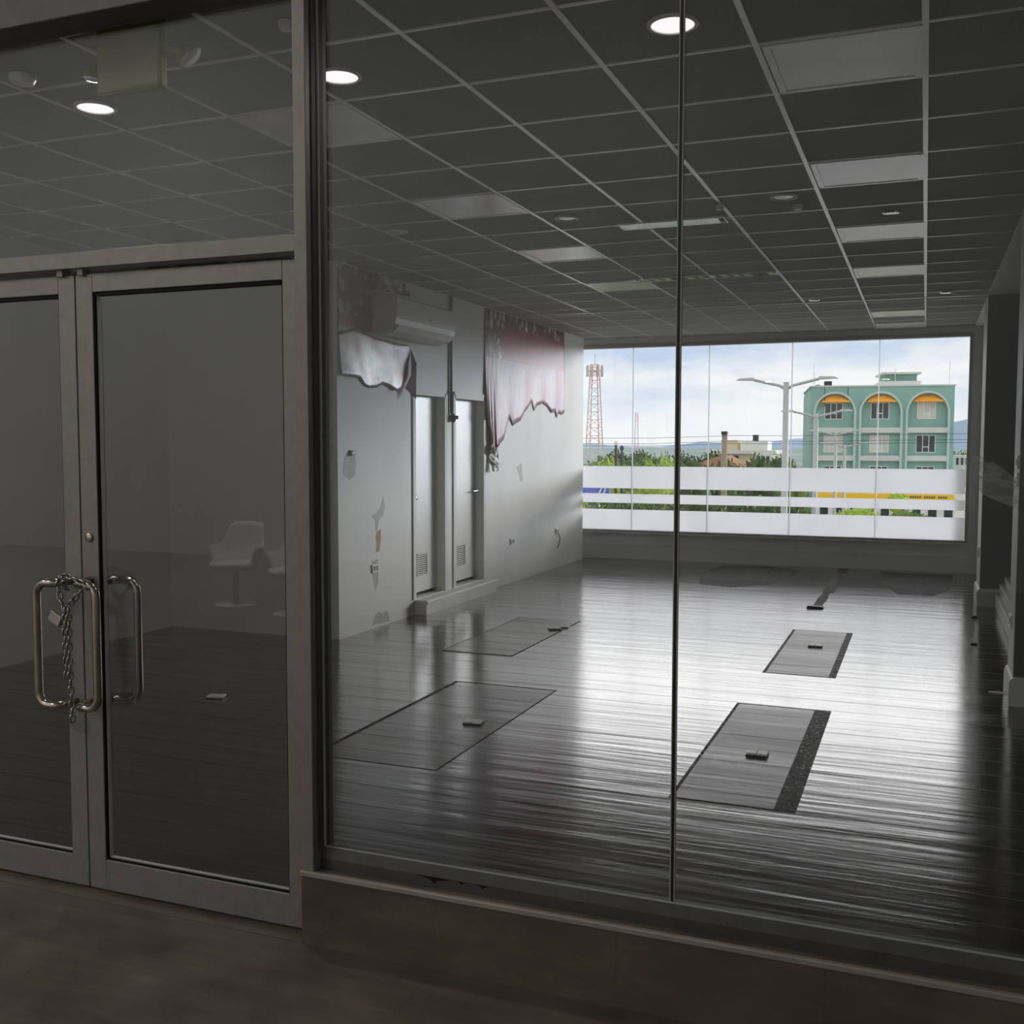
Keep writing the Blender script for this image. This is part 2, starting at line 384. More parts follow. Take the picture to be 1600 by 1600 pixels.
# ------------------------------------------------------------------ the shop's shell
ZC = 3.2146
XL, XW, XR = -6.42, -4.65, 0.56
YF, YB = 3.0, 14.9
tag(bx(-6.8, 1.4, 2.93, 15.2, -.3, 0).build('floor', 'floor'), 'dark glossy plank floor of the empty shop', 'floor', kind=S)
flo = COL.objects['floor']
def patch(x0, x1, y0, y1, e, mat):
    bx(x0-e[0], x1+e[1], y0-e[2], y1+e[3], 0, .0012).build('glue_border', 'patch_edge', flo)
    bx(x0, x1, y0, y1, .0005, .0024).build('floor_patch', mat, flo)
patch(-1.08, -.61, 4.84, 6.77, (.02, .10, .012, .03), 'patch')
patch(-1.055, -.61, 7.80, 9.72, (.025, .05, .015, .012), 'patch')
patch(-3.03, -2.31, 4.79, 6.66, (.035, .008, .004, .03), 'patch_soft')
patch(-3.62, -3.02, 7.66, 9.42, (.012, .012, .03, .012), 'patch_soft')
def blotch(pts): MB().prism(pts, 'z', .0003, .0009).build('floor_stain', 'stain', flo)
blotch([(-2.5, 12.5), (-2.1, 12.35), (-1.75, 12.7), (-1.55, 13.4), (-1.5, 14.4), (-2.0, 14.7), (-2.6, 14.5), (-2.7, 13.6)])
blotch([(-.5, 14.6), (-.42, 13.2), (-.25, 12.5), (.12, 12.5), (.30, 13.0), (.38, 14.6)])
ch = MB()
rnd = random.Random(4)
y = 11.15
while y < 14.4:
    w = rnd.uniform(.03, .07); ch.box(-1.02-w*.6+rnd.uniform(-.01, .01), -1.0+w, y, y+.42, 0, .002); y += .4
ch.build('floor_channel', 'scuff', flo)

ceil_slab = MB()
ceil_slab.box(-6.8, XR, 3.05, 11.85, ZC+.008, ZC+.4).box(-6.8, XR, 11.85, 15.2, ZC+.004, ZC+.4)
ceil = tag(ceil_slab.build('ceiling', 'tile'), 'grey mineral tile ceiling on white bars', 'ceiling', kind=S)
g = MB(); x0, y0, st = -.038, 4.199, .6095
k = -10
while x0+k*st < XR-.02:
    x = x0+k*st
    if x > -6.7: g.box(x-.012, x+.012, 3.05, 11.85, ZC, ZC+.012).box(x-.009, x+.009, 11.85, 14.9, ZC, ZC+.012)
    k += 1
for j in range(-1, 18):
    yy = y0+j*st*.997
    g.box(-6.7, XR, yy-.008, yy+.008, ZC+.0015, ZC+.012)
g.box(-6.7, XR, 11.83, 11.87, ZC-.004, ZC+.012)
g.build('ceiling_grid', 'tbar', ceil)
M['tile_stain'] = simple('stained ceiling tile', srgb(92, 94, 90), .9, 0, .1, .1, 5)
bx(x0-9*st+.012, x0-8*st-.012, y0+3*st*.997+.008, y0+4*st*.997-.008, ZC+.005, ZC+.0085).build('stained_tile', 'tile_stain', ceil)
tag(bx(XR, 1.4, 3.05, 15.2, ZC-.002, ZC+.4).build('trim_1', 'wall_grey'), 'smooth grey ceiling border along the right wall', 'ceiling border', kind=S)

# left partition with two door recesses
wl = MB()
T = -4.95
D1, D2 = (9.17, 9.90), (10.11, 10.93)
wl.box(T, XW, 7.75, D1[0], 0, ZC+.01).box(T, XW, D1[1], D2[0], 0, ZC+.01).box(T, XW, D2[1], 14.62, 0, ZC+.01)
for d in (D1, D2): wl.box(T, XW, d[0], d[1], 2.2, ZC+.01).box(T, XW, d[0], d[1], 0, .15)
wl.box(-6.6, T, 7.75, 14.62, 0, ZC+.01)
wall_left = tag(wl.build('wall_left', 'wall'), 'white left wall with two recessed doors', 'wall', kind=S)
def scar(pts, mat, name='peeled_patch', t=.0015):
    MB().prism(pts, 'x', XW, XW+t).build(name, mat, wall_left)
scar([(7.83, 1.43), (7.86, 1.55), (7.93, 1.63), (8.03, 1.62), (8.06, 1.50), (8.03, 1.40), (7.94, 1.37)], 'scar_grey')
scar([(8.55, 1.19), (8.58, 1.10), (8.54, 1.02), (8.46, .98), (8.44, .90), (8.40, .88), (8.40, .98), (8.33, 1.03), (8.42, 1.05), (8.50, 1.10)], 'scar_grey')
scar([(8.42, .88), (8.50, .90), (8.50, .80), (8.47, .70), (8.41, .69), (8.42, .78), (8.40, .82)], 'scar_brown')
scar([(8.33, .03), (8.38, .11), (8.45, .14), (8.52, .11), (8.58, .13), (8.64, .10), (8.66, .02)], 'scar_grey')
scar([(8.34, .62), (8.44, .63), (8.44, .40), (8.39, .34), (8.35, .45)], 'scar_grey')
scar([(11.95, 1.40), (12.12, 1.45), (12.16, 1.22), (12.10, 1.22)], 'scar_grey')
# curled flap of paint over the first scar
fl = MB(); n = 8; vs = []
for i in range(n):
    a = i/(n-1); ang = a*2.2
    for yy in (7.95, 7.99, 8.03, 8.06): vs.append((XW+.003+.014*math.sin(ang)+.003*rnd.random(), yy-.02*a, 1.625-.028*(1-math.cos(ang))*(.6+rnd.random()*.5)))
fl.add(vs, [(i*4+k, i*4+k+1, i*4+k+5, i*4+k+4) for i in range(n-1) for k in range(3)]).build('paint_flap', 'paper_white', wall_left, smooth=True, solid=.001)

tag(bx(-6.8, XL, 3.0, 7.75, 0, ZC+.01).build('wall_back', 'wall'), 'plain wall beside the entrance doors, left of them', 'wall', kind=S)
# right wall: two columns, recess with stepped ledge
tag(bx(.95, 1.3, 2.93, 15.2, 0, ZC+.01).build('wall_right', 'dark_wall'), 'dark recessed right wall between the columns', 'wall', kind=S)
def column(name, y0, y1, lab):
    r = empty(name, (.75, (y0+y1)/2, 0), lab, 'column', kind=S)
    bx(XR, .96, y0+.004, y1, 0, ZC+.01).build('shaft', 'wall_grey', r, bevel=.004)
    bx(XR+.004, .96, y0, y0+.006, .0, ZC+.01).build('front_face', 'dark_wall', r)
    m = MB().prism([(XR-.022, 0), (XR-.022, .15), (XR-.012, .175), (XR+.01, .19), (.96, .19), (.96, 0)], 'y', y0-.02, y1+.02)
    m.build('base_moulding', 'wall_grey', r); return r
c1 = column('column', 7.38, 7.80, 'near grey column with switches at the right edge')
c2 = column('column', 11.87, 12.55, 'far grey column standing right of the big window')
led = MB()
led.box(.71, .96, 7.82, 11.85, 0, .15).box(.75, .96, 7.82, 11.85, .15, .25).box(.79, .96, 7.82, 11.85, .25, .33)
tag(led.build('trim_2', 'wall_grey', bevel=.006), 'stepped grey ledge at the foot of the right recess', 'ledge', kind=S)
tag(bx(.66, 1.0, 12.55, 15.0, 0, ZC+.01).build('wall_right', 'wall_grey'), 'short grey wall between far column and window', 'wall', kind=S)

# back wall and view window
wb = MB()
wb.box(-6.8, 1.0, YB, YB+.25, -.1, .40).box(-6.8, 1.0, YB, YB+.25, 3.10, ZC+.4).box(.52, 1.0, YB, YB+.25, .4, 3.1).box(-6.8, -5.05, YB, YB+.25, .4, 3.1)
wbk = tag(wb.build('wall_far', 'wall_grey'), 'low grey wall under the big view window', 'wall', kind=S)
MB().box(-5.2, .66, YB-.025, YB, 0, .20).box(-5.2, .66, YB-.03, YB, .195, .215).build('baseboard', 'wall_grey', wbk)
win = empty('window_1', (-2.1, YB, .4), 'wide view window with white frosted bands and street beyond', 'window', kind=S)
fr = MB()
fr.box(-5.06, .53, YB-.03, YB+.10, .385, .425).box(-5.06, .53, YB-.03, YB+.10, 3.085, 3.13).box(.505, .545, YB-.03, YB+.10, .38, 3.13).box(-5.06, -5.0, YB-.03, YB+.1, .38, 3.13)
fr.build('window_frame', 'alu', win, bevel=.004)
bx(-5.06, .56, YB-.06, YB-.03, .375, .395).build('window_sill', 'strip', win)
xs = [-5.0, -3.99, -2.88, -1.735, -.60, .505]
for a, b in zip(xs[:-1], xs[1:]):
    bx(a+.004, b-.004, YB+.03, YB+.042, .425, 3.085).build('pane', 'glass', win)
for x in xs[1:-1]:
    bx(x-.007, x+.007, YB+.030, YB+.042, .425, 3.085).build('glass_joint', 'film', win)
for z0, z1 in ((1.035, 1.36), (.82, .955), (.425, .725)):
    for a, b in zip(xs[:-1], xs[1:]):
        bx(a+.007, b-.007, YB+.024, YB+.027, z0, z1).build('frosted_band', 'film', win)

# interior doors
def inner_door(nm, d, label, lever):
    r = empty(nm, (XW-.08, (d[0]+d[1])/2, .15), label, 'door', kind=S)
    bx(XW-.12, XW-.085, d[0]+.03, d[1]-.03, .185, 2.16).build('door_leaf', 'door_white', r, bevel=.003)
    f = MB()
    f.box(XW-.13, XW+.012, d[0], d[0]+.03, .15, 2.2).box(XW-.13, XW+.012, d[1]-.03, d[1], .15, 2.2).box(XW-.13, XW+.012, d[0], d[1], 2.165, 2.2)
    f.box(XW, XW+.014, d[0]-.03, d[0], .15, 2.235).box(XW, XW+.014, d[1], d[1]+.03, .15, 2.235).box(XW, XW+.014, d[0]-.03, d[1]+.03, 2.2, 2.235)
    f.build('door_frame', 'wall', r)
    bx(XW-.14, XW-.125, d[0], d[1], .15, 2.2).build('gap_backing', 'black', r)
    return r
d3 = inner_door('door_3', D1, 'first white inner door with round knob', False)
d4 = inner_door('door_4', D2, 'second white inner door, beside the hanging wallpaper', True)
kb = MB().lathe([(.026, 0), (.026, .006), (.011, .012), (.011, .035), (.024, .042), (.03, .055), (.026, .068), (0, .072)], (XW-.085, 9.26, 1.15), (1, 0, 0))
kb.build('knob', 'steel', d3, smooth=True)
lv = MB().lathe([(.027, 0), (.027, .008), (.010, .012), (.010, .05)], (XW-.085, 10.83, 1.155), (1, 0, 0)).tube([(XW-.035, 10.83, 1.155), (XW-.035, 10.80, 1.157), (XW-.038, 10.72, 1.155)], .009)
lv.build('lever_handle', 'steel', d4, auto=40)
def grille(par, ya, yb, za, zb):
    X = XW-.085
    f = MB().box(X, X+.012, ya, yb, za, za+.018).box(X, X+.012, ya, yb, zb-.018, zb).box(X, X+.012, ya, ya+.018, za, zb).box(X, X+.012, yb-.018, yb, za, zb)
    fo = f.build('vent_frame', 'wall_grey', par, bevel=.002)
    n = 9; s = MB()
    for i in range(n):
        z = za+.02+(zb-za-.04)*(i+.5)/n
        s.add([(X+.002, ya+.018, z+.005), (X+.002, yb-.018, z+.005), (X+.010, yb-.018, z-.006), (X+.010, ya+.018, z-.006)], [(0, 1, 2, 3)])
    s.build('vent_slats', 'wall_grey', fo, solid=.0015)
    bx(X, X+.0008, ya+.01, yb-.01, za+.01, zb-.01).build('vent_dark', 'black', fo)
grille(d3, 9.39, 9.63, .35, .58); grille(d4, 10.32, 10.58, .34, .58)
stp = MB().prism([(XW, 0), (XW+.125, 0), (XW+.125, .10), (XW+.14, .105), (XW+.14, .13), (XW+.13, .142), (XW, .142)], 'y', 9.19, 11.0)
tag(stp.build('door_step', 'wall', loc=(XW+.06, 10.1, 0)), 'long white step under the two inner doors', 'step')

# ------------------------------------------------------------------ storefront
tag(bx(-21, 6, -7, 2.93, -.3, 0).build('floor_corridor', 'stone'), 'brown stone floor outside the shop doors', 'floor', kind=S)
tag(bx(-3.95, -1.9, 2.93, 3.05, -.01, .002).build('trim_3', 'stone'), 'stone threshold under the glass doors', 'threshold', kind=S)
kerb = tag(bx(-1.913, 6, 2.93, 3.07, 0, .25).build('wall_front', 'stone'), 'brown stone kerb below the shop glass', 'kerb', kind=S)
MB().prism([(2.925, .236), (2.925, .249), (2.93, .2525), (2.942, .2525), (2.942, .236)], 'x', -1.915, 6).build('edge_strip', 'strip', kerb)
ch = MB().prism([(2.976, .25), (2.976, .285), (2.985, .318), (3.03, .318), (3.03, .25)], 'x', -1.87, 6)
sill = tag(ch.build('trim_4', 'alu_dark'), 'dark metal channel holding the bottom of the glass', 'channel', kind=S)
def chipm(x, w, h):
    MB().prism([(x, .285), (x+w, .283), (x+w*.55, .283-h*.5), (x+w*.5, .283-h), (x+w*.35, .283-h*.4)], 'y', 2.9745, 2.977).build('dirt_chip', 'chip', sill)
chipm(-1.50, .12, .02); chipm(-1.36, .035, .01); chipm(-1.295, .05, .012)
bx(-1.858, 6, 2.993, 2.996, .318, .323).build('seal_line', 'edge', sill)
post = tag(bx(-1.913, -1.866, 2.93, 3.06, .25, 3.4).build('trim_5', 'alu', bevel=.002), 'grey aluminium post between doors and shop glass', 'post', kind=S)
bx(-1.866, -1.861, 2.96, 3.03, .318, 3.4).build('gasket', 'alu_dark', post)
bx(-1.862, -1.855, 2.990, 2.996, .32, 3.4).build('seal_line', 'edge', post)
bx(-1.93, -1.9135, 2.985, 3.06, 0, 3.4).build('jamb', 'alu', post)
tag(MB().box(-3.95, -3.87, 2.95, 3.06, 0, 3.4).build('trim_6', 'alu'), 'far post beside the left entrance door', 'post', kind=S)
rail = tag(bx(-3.87, -1.912, 2.965, 3.045, 2.309, 2.366).build('trim_7', 'alu', bevel=.002), 'grey rail above the entrance doors', 'door rail', kind=S)
head = tag(bx(-4.2, -1.913, 2.92, 3.06, 3.165, 3.45).build('trim_8', 'alu_dark', bevel=.004), 'dark header at the top left of the entrance', 'header', kind=S)
tag(bx(-3.87, -1.913, 3.005, 3.017, 2.366, 3.17).build('window_2', 'glass'), 'glass transom above the entrance doors', 'window', kind=S)
wa = tag(bx(-1.858, -.672, 2.999, 3.009, .318, 3.45).build('window_3', 'glass'), 'large shop glass pane nearest the door post', 'window', kind=S)
wc = tag(bx(-.664, 3.2, 2.999, 3.009, .318, 3.45).build('window_4', 'glass'), 'large shop glass pane at the right edge', 'window', kind=S)
bx(-.6725, -.6635, 2.998, 3.010, .318, 3.45).build('glass_joint', 'bronze', wa)
bx(-.6755, -.6725, 2.997, 3.009, .318, 3.45).build('joint_edge', 'edge', wa)
bx(-.6635, -.6610, 2.997, 3.009, .318, 3.45).build('joint_edge', 'edge', wa)
tag(MB().box(-21, -4.2, 2.93, 3.1, 0, 3.45).build('wall_corridor', 'cream'), 'cream corridor wall left of the entrance', 'wall', kind=S)
tag(MB().box(-21, 6, 2.93, 3.1, 3.42, 9).build('wall_upper', 'cream'), 'cream wall above the shop front', 'wall', kind=S)
tag(bx(-21.2, 6.2, -7.2, 3.1, 9, 9.3).build('ceiling_corridor', 'cream'), 'high ceiling of the hall outside the shop', 'ceiling', kind=S)
tag(MB().box(-21.2, -21, -7, 3.1, 0, 9).box(6, 6.2, -7, 3.1, 0, 9).box(-21, 6, -7.2, -7, 0, 9).build('wall_opposite', 'cream'), 'corridor walls behind the viewer', 'wall', kind=S)
tag(bx(1.3, 6, 3.0, 3.2, 0, 3.45).build('wall_neighbour', 'cream'), 'corridor wall right of the shop glass', 'wall', kind=S)

def mat_smudge():
    t = NT('dust smear'); d = t.n('ShaderNodeBsdfDiffuse'); d.inputs[0].default_value = srgb(190, 194, 190)
    tr = t.n('ShaderNodeBsdfTransparent'); mx = t.n('ShaderNodeMixShader')
    t.l(t.ramp(t.noise(t.coords((14, 1, 40)), 1.0, 5, .6), [(.32, (.0, .0, .0)), (.72, (.6, .6, .6))]), mx.inputs[0])
    t.l(tr.outputs[0], mx.inputs[1]); t.l(d.outputs[0], mx.inputs[2]); t.l(mx.outputs[0], t.out.inputs[0]); return t.m
M['smudge'] = mat_smudge()
MB().prism([(0.116, 1.652), (0.155, 1.646), (0.209, 1.603), (0.227, 1.577), (0.226, 1.515), (0.181, 1.532), (0.142, 1.552), (0.115, 1.592)], 'y', 2.9970, 2.9980).build('dust_smear', 'smudge', wc)
def glass_door(nm, x0, x1, label):
    r = empty(nm, ((x0+x1)/2, 3.02, 0), label, 'door', kind=S)
    f = MB()
    f.box(x0, x0+.077, 3.0, 3.042, .012, 2.291).box(x1-.077, x1, 3.0, 3.042, .012, 2.291)
    f.box(x0+.077, x1-.077, 3.0, 3.042, .012, .126).box(x0+.077, x1-.077, 3.0, 3.042, 2.226, 2.291)
    f.build('door_frame', 'alu', r, bevel=.0025)
    gk = MB()
    gk.box(x0+.077, x0+.083, 3.006, 3.034, .126, 2.226).box(x1-.083, x1-.077, 3.006, 3.034, .126, 2.226).box(x0+.077, x1-.077, 3.006, 3.034, .126, .132).box(x0+.077, x1-.077, 3.006, 3.034, 2.214, 2.226)
    gk.build('gasket', 'black', r)
    gb = MB()
    gb.box(x0+.083, x0+.090, 3.0145, 3.027, .132, 2.214).box(x0+.083, x1-.083, 3.0145, 3.027, .132, .136)
    gb.build('glazing_bead', 'edge', r)
    bx(x0+.083, x1-.083, 3.018, 3.024, .132, 2.216).build('pane', 'glass', r)
    return r
dl = glass_door('door_1', -3.857, -2.896, 'left glass entrance door, chained to the other')
dr = glass_door('door_2', -2.891, -1.93, 'right glass entrance door, next to the post')
def pull(par, xm, xg, zt, zb, side, mat='steel'):
    yd, yo = (3.0, 2.915) if side < 0 else (3.042, 3.115)
    r = .045; s = 1 if xg > xm else -1; pts = []
    def arc(c, u, v, n=7):
        return [tuple(Vector(c)+Vector(u)*math.cos(a)+Vector(v)*math.sin(a)) for a in [i/(n-1)*math.pi/2 for i in range(n)]]
    rb = .03
    dy = 1 if yo > yd else -1
    pts += [(xm, yd, zt)]
    pts += arc((xm+s*rb, yo-dy*rb, zt), (-s*rb, 0, 0), (0, dy*rb, 0))
    pts += arc((xg-s*r, yo, zt-r), (0, 0, r), (s*r, 0, 0))
    pts += arc((xg-s*r, yo, zb+r), (s*r, 0, 0), (0, 0, -r))
    pts += arc((xm+s*rb, yo-dy*rb, zb), (0, dy*rb, 0), (-s*rb, 0, 0))
    pts += [(xm, yd, zb)]
    return MB().tube(pts, .0155, 14).build('handle', mat, par, smooth=True)
pull(dl, -2.935, -3.03, 1.172, .718, -1); pull(dr, -2.853, -2.752, 1.176, .722, -1); pull(dr, -2.853, -2.742, 1.166, .708, 1)
MB().lathe([(.016, 0), (.016, .006), (.012, .009), (0, .009)], (-2.853, 3.0, 1.335), (0, -1, 0)).build('lock_cylinder', 'steel', dr, auto=40)
bx(-2.965, -2.937, 2.985, 3.03, 2.285, 2.311).build('pivot_block', 'alu', dl, bevel=.003)
bx(-2.87, -2.842, 2.985, 3.03, 2.285, 2.311).build('pivot_block', 'alu', dr, bevel=.003)

# chain and padlock
def link_mesh(mb, c, t, side, L=.036, W=.024, r=.0042):
    t = Vector(t).normalized(); side = Vector(side); side = (side-t*side.dot(t)).normalized(); c = Vector(c); pts = []
    a = L/2-W/2; h = W/2-r
    for i in range(7):
        th = -math.pi/2+math.pi*i/6; pts.append(c+t*(a+h*math.cos(th))+side*(h*math.sin(th)))
    for i in range(7):
        th = math.pi/2+math.pi*i/6; pts.append(c+t*(-a+h*math.cos(th))+side*(h*math.sin(th)))
    mb.tube(pts, r, 7, closed=True)
def chain_path(mb, pts, step=.0262):
    pts = [Vector(p) for p in pts]; seg = []; d = 0; i = 0; pos = 0; k = 0
    tot = sum((pts[j+1]-pts[j]).length for j in range(len(pts)-1))
    while pos < tot:
        q = pos; j = 0
        while j < len(pts)-2 and q > (pts[j+1]-pts[j]).length: q -= (pts[j+1]-pts[j]).length; j += 1
        t = (pts[j+1]-pts[j]).normalized()
        s = t.orthogonal() if k % 2 else t.cross(t.orthogonal())
        link_mesh(mb, pts[j]+t*q, t, s+Vector((.15, .1, 0))); pos += step; k += 1
cm = MB()
chain_path(cm, [(-2.905, 2.93, 1.155), (-2.912, 2.89, 1.172), (-2.905, 2.905, 1.198), (-2.875, 2.90, 1.205), (-2.84, 2.895, 1.20), (-2.80, 2.893, 1.185), (-2.775, 2.892, 1.165)])
chain_path(cm, [(-2.905, 2.895, 1.155), (-2.885, 2.888, 1.11), (-2.862, 2.885, 1.085)])
chain_path(cm, [(-2.80, 2.89, 1.15), (-2.83, 2.885, 1.115), (-2.857, 2.885, 1.09)])
chain_path(cm, [(-2.866, 2.885, 1.08), (-2.872, 2.888, .95), (-2.868, 2.888, .84)])
chain_path(cm, [(-2.846, 2.882, 1.08), (-2.850, 2.884, .90), (-2.842, 2.884, .665)])
tag(cm.build('chain', 'chain', loc=(-2.86, 2.89, 1.1), smooth=True), 'steel chain wound round both entrance door pulls', 'chain')
pl = empty('padlock', (-2.89, 2.885, 1.055), 'small padlock hanging on the chain at the entrance', 'padlock')
a = math.radians(28); ux, uz = Vector((math.cos(a), 0, -math.sin(a))), Vector((math.sin(a), 0, math.cos(a)))
c0 = Vector((-2.905, 2.885, 1.05)); vs = []
for yy in (-.011, .011):
    for sx, sz in ((-.029, -.02), (.026, -.02), (.026, .02), (-.029, .02)): vs.append(c0+ux*sx+uz*sz+Vector((0, yy, 0)))
MB().add(vs, [(0, 1, 2, 3), (7, 6, 5, 4), (0, 4, 5, 1), (1, 5, 6, 2), (2, 6, 7, 3), (3, 7, 4, 0)]).build('lock_body', 'strip', pl, bevel=.003)
sh = [c0+ux*.02+uz*-.012, c0+ux*.035+uz*-.011, c0+ux*.045+uz*-.002, c0+ux*.045+uz*.008, c0+ux*.035+uz*.014, c0+ux*.02+uz*.014]
MB().tube(sh, .0035, 8).build('shackle', 'steel', pl, smooth=True)

# ------------------------------------------------------------------ ceiling fittings
def troffer(x0, y0, label, group):
    r = empty('ceiling_panel_light', (x0+.3, y0+.3, ZC), label, 'ceiling light', group)
    w = .58; a, b = x0+.015, y0+.015
    f = MB().box(a, a+w, b, b+.022, ZC-.003, ZC+.01).box(a, a+w, b+w-.022, b+w, ZC-.003, ZC+.01).box(a, a+.03, b, b+w, ZC-.003, ZC+.01).box(a+w-.03, a+w, b, b+w, ZC-.003, ZC+.01)
    f.build('light_frame', 'tbar', r)
    bx(a+.03, a+w-.03, b+.022, b+w-.022, ZC+.0005, ZC+.009).build('diffuser', 'troffer', r)
    return r
GR = 'unlit square panel lights in the tile ceiling'
def ty(j): return y0+j*st*.997
def tx(i): return x0+i*st
RL = ['largest unlit panel light, at the top right of the ceiling', 'second unlit panel light in the right hand row', 'third unlit panel light in the right row, by the small downlight', 'fourth unlit panel light in the right row, before the beam', 'fifth panel light in the right row, just past the ceiling bar', 'last panel light in the right row, nearest the window']
t0 = troffer(tx(-1)+.005, ty(0), RL[0], GR)
for j, lab in zip((3, 6, 9, 14.3, 16.4), RL[1:]): copy_tree(t0, (tx(-1)+.305, ty(j)+.3, ZC), lab)
LL = ['unlit panel light half hidden behind the door post', 'left row unlit panel light above the shop glass, largest of its row seen whole', 'left row unlit panel light above the pink wallpaper', 'left row unlit panel light next to the long slot vent']
for j, lab in zip((0, 3, 6, 9), LL): copy_tree(t0, (tx(-5)+.305, ty(j)+.3, ZC), lab)

def downlight(x, y, label, group, lit, rad=.095):
    r = empty('downlight', (x, y, ZC), label, 'downlight', group)
    MB().lathe([(rad*.84, .004), (rad, .004), (rad, -.004), (rad*.93, -.008), (rad*.84, -.006), (rad*.84, .004)], (x, y, ZC)).build('trim_ring', 'white_plastic', r, auto=40)
    MB().lathe([(rad*.86, -.001), (rad*.6, -.003), (0, -.004)], (x, y, ZC)).build('lamp_lens', 'lit' if lit else 'troffer', r, smooth=True)
    if lit:
        ld = bpy.data.lights.new('lamp', 'AREA'); ld.shape = 'DISK'; ld.size = .15; ld.energy = DOWNLIGHT_W*(2.6 if x < -3 else 1); ld.color = (1, .94, .92)
        lo = bpy.data.objects.new('lamp', ld); COL.objects.link(lo); lo.parent = r; lo.location = (0, 0, -.012)
    return r
G1 = 'lit round downlights near the shop front'
q = downlight(-3.572, 3.856, 'lit round downlight below the olive emergency light', G1, True)
downlight(-2.319, 3.905, 'lit round downlight just right of the door post', G1, True)
downlight(-.899, 3.877, 'lit round downlight crossed by the dark glass joint', G1, True)
G2 = 'unlit round downlights in the tile ceiling'
q = downlight(-3.60, 6.85, 'unlit dim downlight above the burgundy wallpaper', G2, False, .085)
copy_tree(q, (-2.306, 6.863, ZC), 'unlit dim downlight left of the short slot vent')
copy_tree(q, (-.856, 6.771, ZC), 'unlit dim downlight with a small sensor beside it')
G3 = 'small white eyeball spots'
def spot(x, y, label, big=.06):
    r = empty('eyeball_spot', (x, y, ZC), label, 'spotlight', G3)
    MB().lathe([(big*.7, .004), (big, .004), (big, -.005), (big*.8, -.012), (big*.7, -.01)], (x, y, ZC)).build('trim_ring', 'chrome', r, auto=40)
    MB().lathe([(big*.75, -.004), (big*.62, -.009), (big*.3, -.009), (big*.28, -.005), (0, -.005)], (x, y, ZC)).build('eyeball', 'chrome', r, auto=40)
    return r
q = spot(-.247, 7.448, 'small white eyeball spot above the third right panel light')
copy_tree(q, (-1.134, 11.60, ZC), 'small white eyeball spot by the ceiling bar, left of the right row')
copy_tree(q, (.154, 11.50, ZC), 'small white eyeball spot nearest the far column')
def disc(x, y, label, r, cat='detector', name='ceiling_sensor', h=.03):
    return tag(MB().lathe([(r, 0), (r, -h*.4), (r*.75, -h), (0, -h)], (x, y, ZC)).build(name, 'white_plastic', loc=(x, y, ZC), auto=40), label, cat)
disc(-.80, 7.02, 'small white sensor beside an unlit downlight', .035)
disc(-1.27, 6.85, 'tiny white sensor above the short slot vent end', .03)
disc(-3.55, 3.42, 'round smoke detector left of the olive emergency light', .055, h=.035)
disc(-2.205, 3.343, 'small white sensor at the top of the door post', .03)
def slot(x0, x1, y, label, n, tilt):
    r = empty('slot_vent', ((x0+x1)/2, y, ZC), label, 'air vent'); W = .085
    MB().box(x0, x1, y-W-.012, y-W, ZC-.006, ZC+.01).box(x0, x1, y+W, y+W+.012, ZC-.006, ZC+.01).box(x0, x0+.012, y-W, y+W, ZC-.006, ZC+.01).box(x1-.012, x1, y-W, y+W, ZC-.006, ZC+.01).build('vent_frame', 'tbar', r)
    if not tilt: bx(x0+.012, x1-.05, y-W, y+W, ZC-.005, ZC+.006).build('vent_blade', 'chrome', r)
    else:
        w = (x1-x0)/n
        for i in range(n):
            if i in (4,) or i == n-2: continue
            a = x0+i*w
            MB().add([(a+.004, y-W+.01, ZC-.004), (a+w*.66, y-W+.01, ZC-.004), (a+w*.96, y+W-.01, ZC-.004), (a+w*.3, y+W-.01, ZC-.004)], [(0, 1, 2, 3)]).build('vent_blade', 'chrome', r, solid=.002)
        bx(x0+.012, x1-.012, y-W, y+W, ZC+.001, ZC+.008).build('vent_dark', 'black', r)
slot(-2.05, -1.30, 7.285, 'short white slot vent crossing the glass joint', 1, False)
slot(-2.62, -1.27, 9.69, 'long slot vent with broken white blades', 13, True)

# emergency light on the ceiling just inside the transom
em = empty('emergency_light', (-2.76, 3.19, ZC), 'olive emergency light box with two lamp heads above the doors', 'emergency light')
EX0, EX1, EY0, EY1 = -2.895, -2.600, 3.13, 3.175
e_z1 = ZC+.005; e_z0 = 2.972
bx(EX0, EX1, EY0, EY1, e_z0, e_z1).build('housing', 'olive', em, bevel=.012)
bx(EX0+.015, EX1-.008, EY0+.003, EY1-.003, e_z0-.006, e_z0+.002).build('bottom_cover', 'olive', em, bevel=.004)
def head_lamp(p0, c, d, R):
    arm = MB().tube([p0, ((p0[0]+c[0])/2, (p0[1]+c[1])/2, (p0[2]+c[2])/2+.008), c], .014, 10).lathe([(.02, -.012), (.026, 0), (.02, .012)], p0, (1, 0, 0), 14)
    ao = arm.build('lamp_bracket', 'olive', em, auto=40)
    h = MB().lathe([(.012, -R*.9), (R*.55, -R*.75), (R*.85, -R*.3), (R, 0), (R*.96, .002)], c, d, 22).build('lamp_head', 'olive', ao, smooth=True)
    MB().lathe([(R*.97, 0), (R*.7, .010), (0, .014)], c, d, 22).build('lamp_lens', 'lens', h, smooth=True)
head_lamp((-2.60, 3.155, 3.10), (-2.487, 3.155, 3.062), (.60, .24, -.76), .052)
head_lamp((-2.895, 3.155, 3.075), (-2.935, 3.155, 3.045), (-.12, .0, -.99), .034)

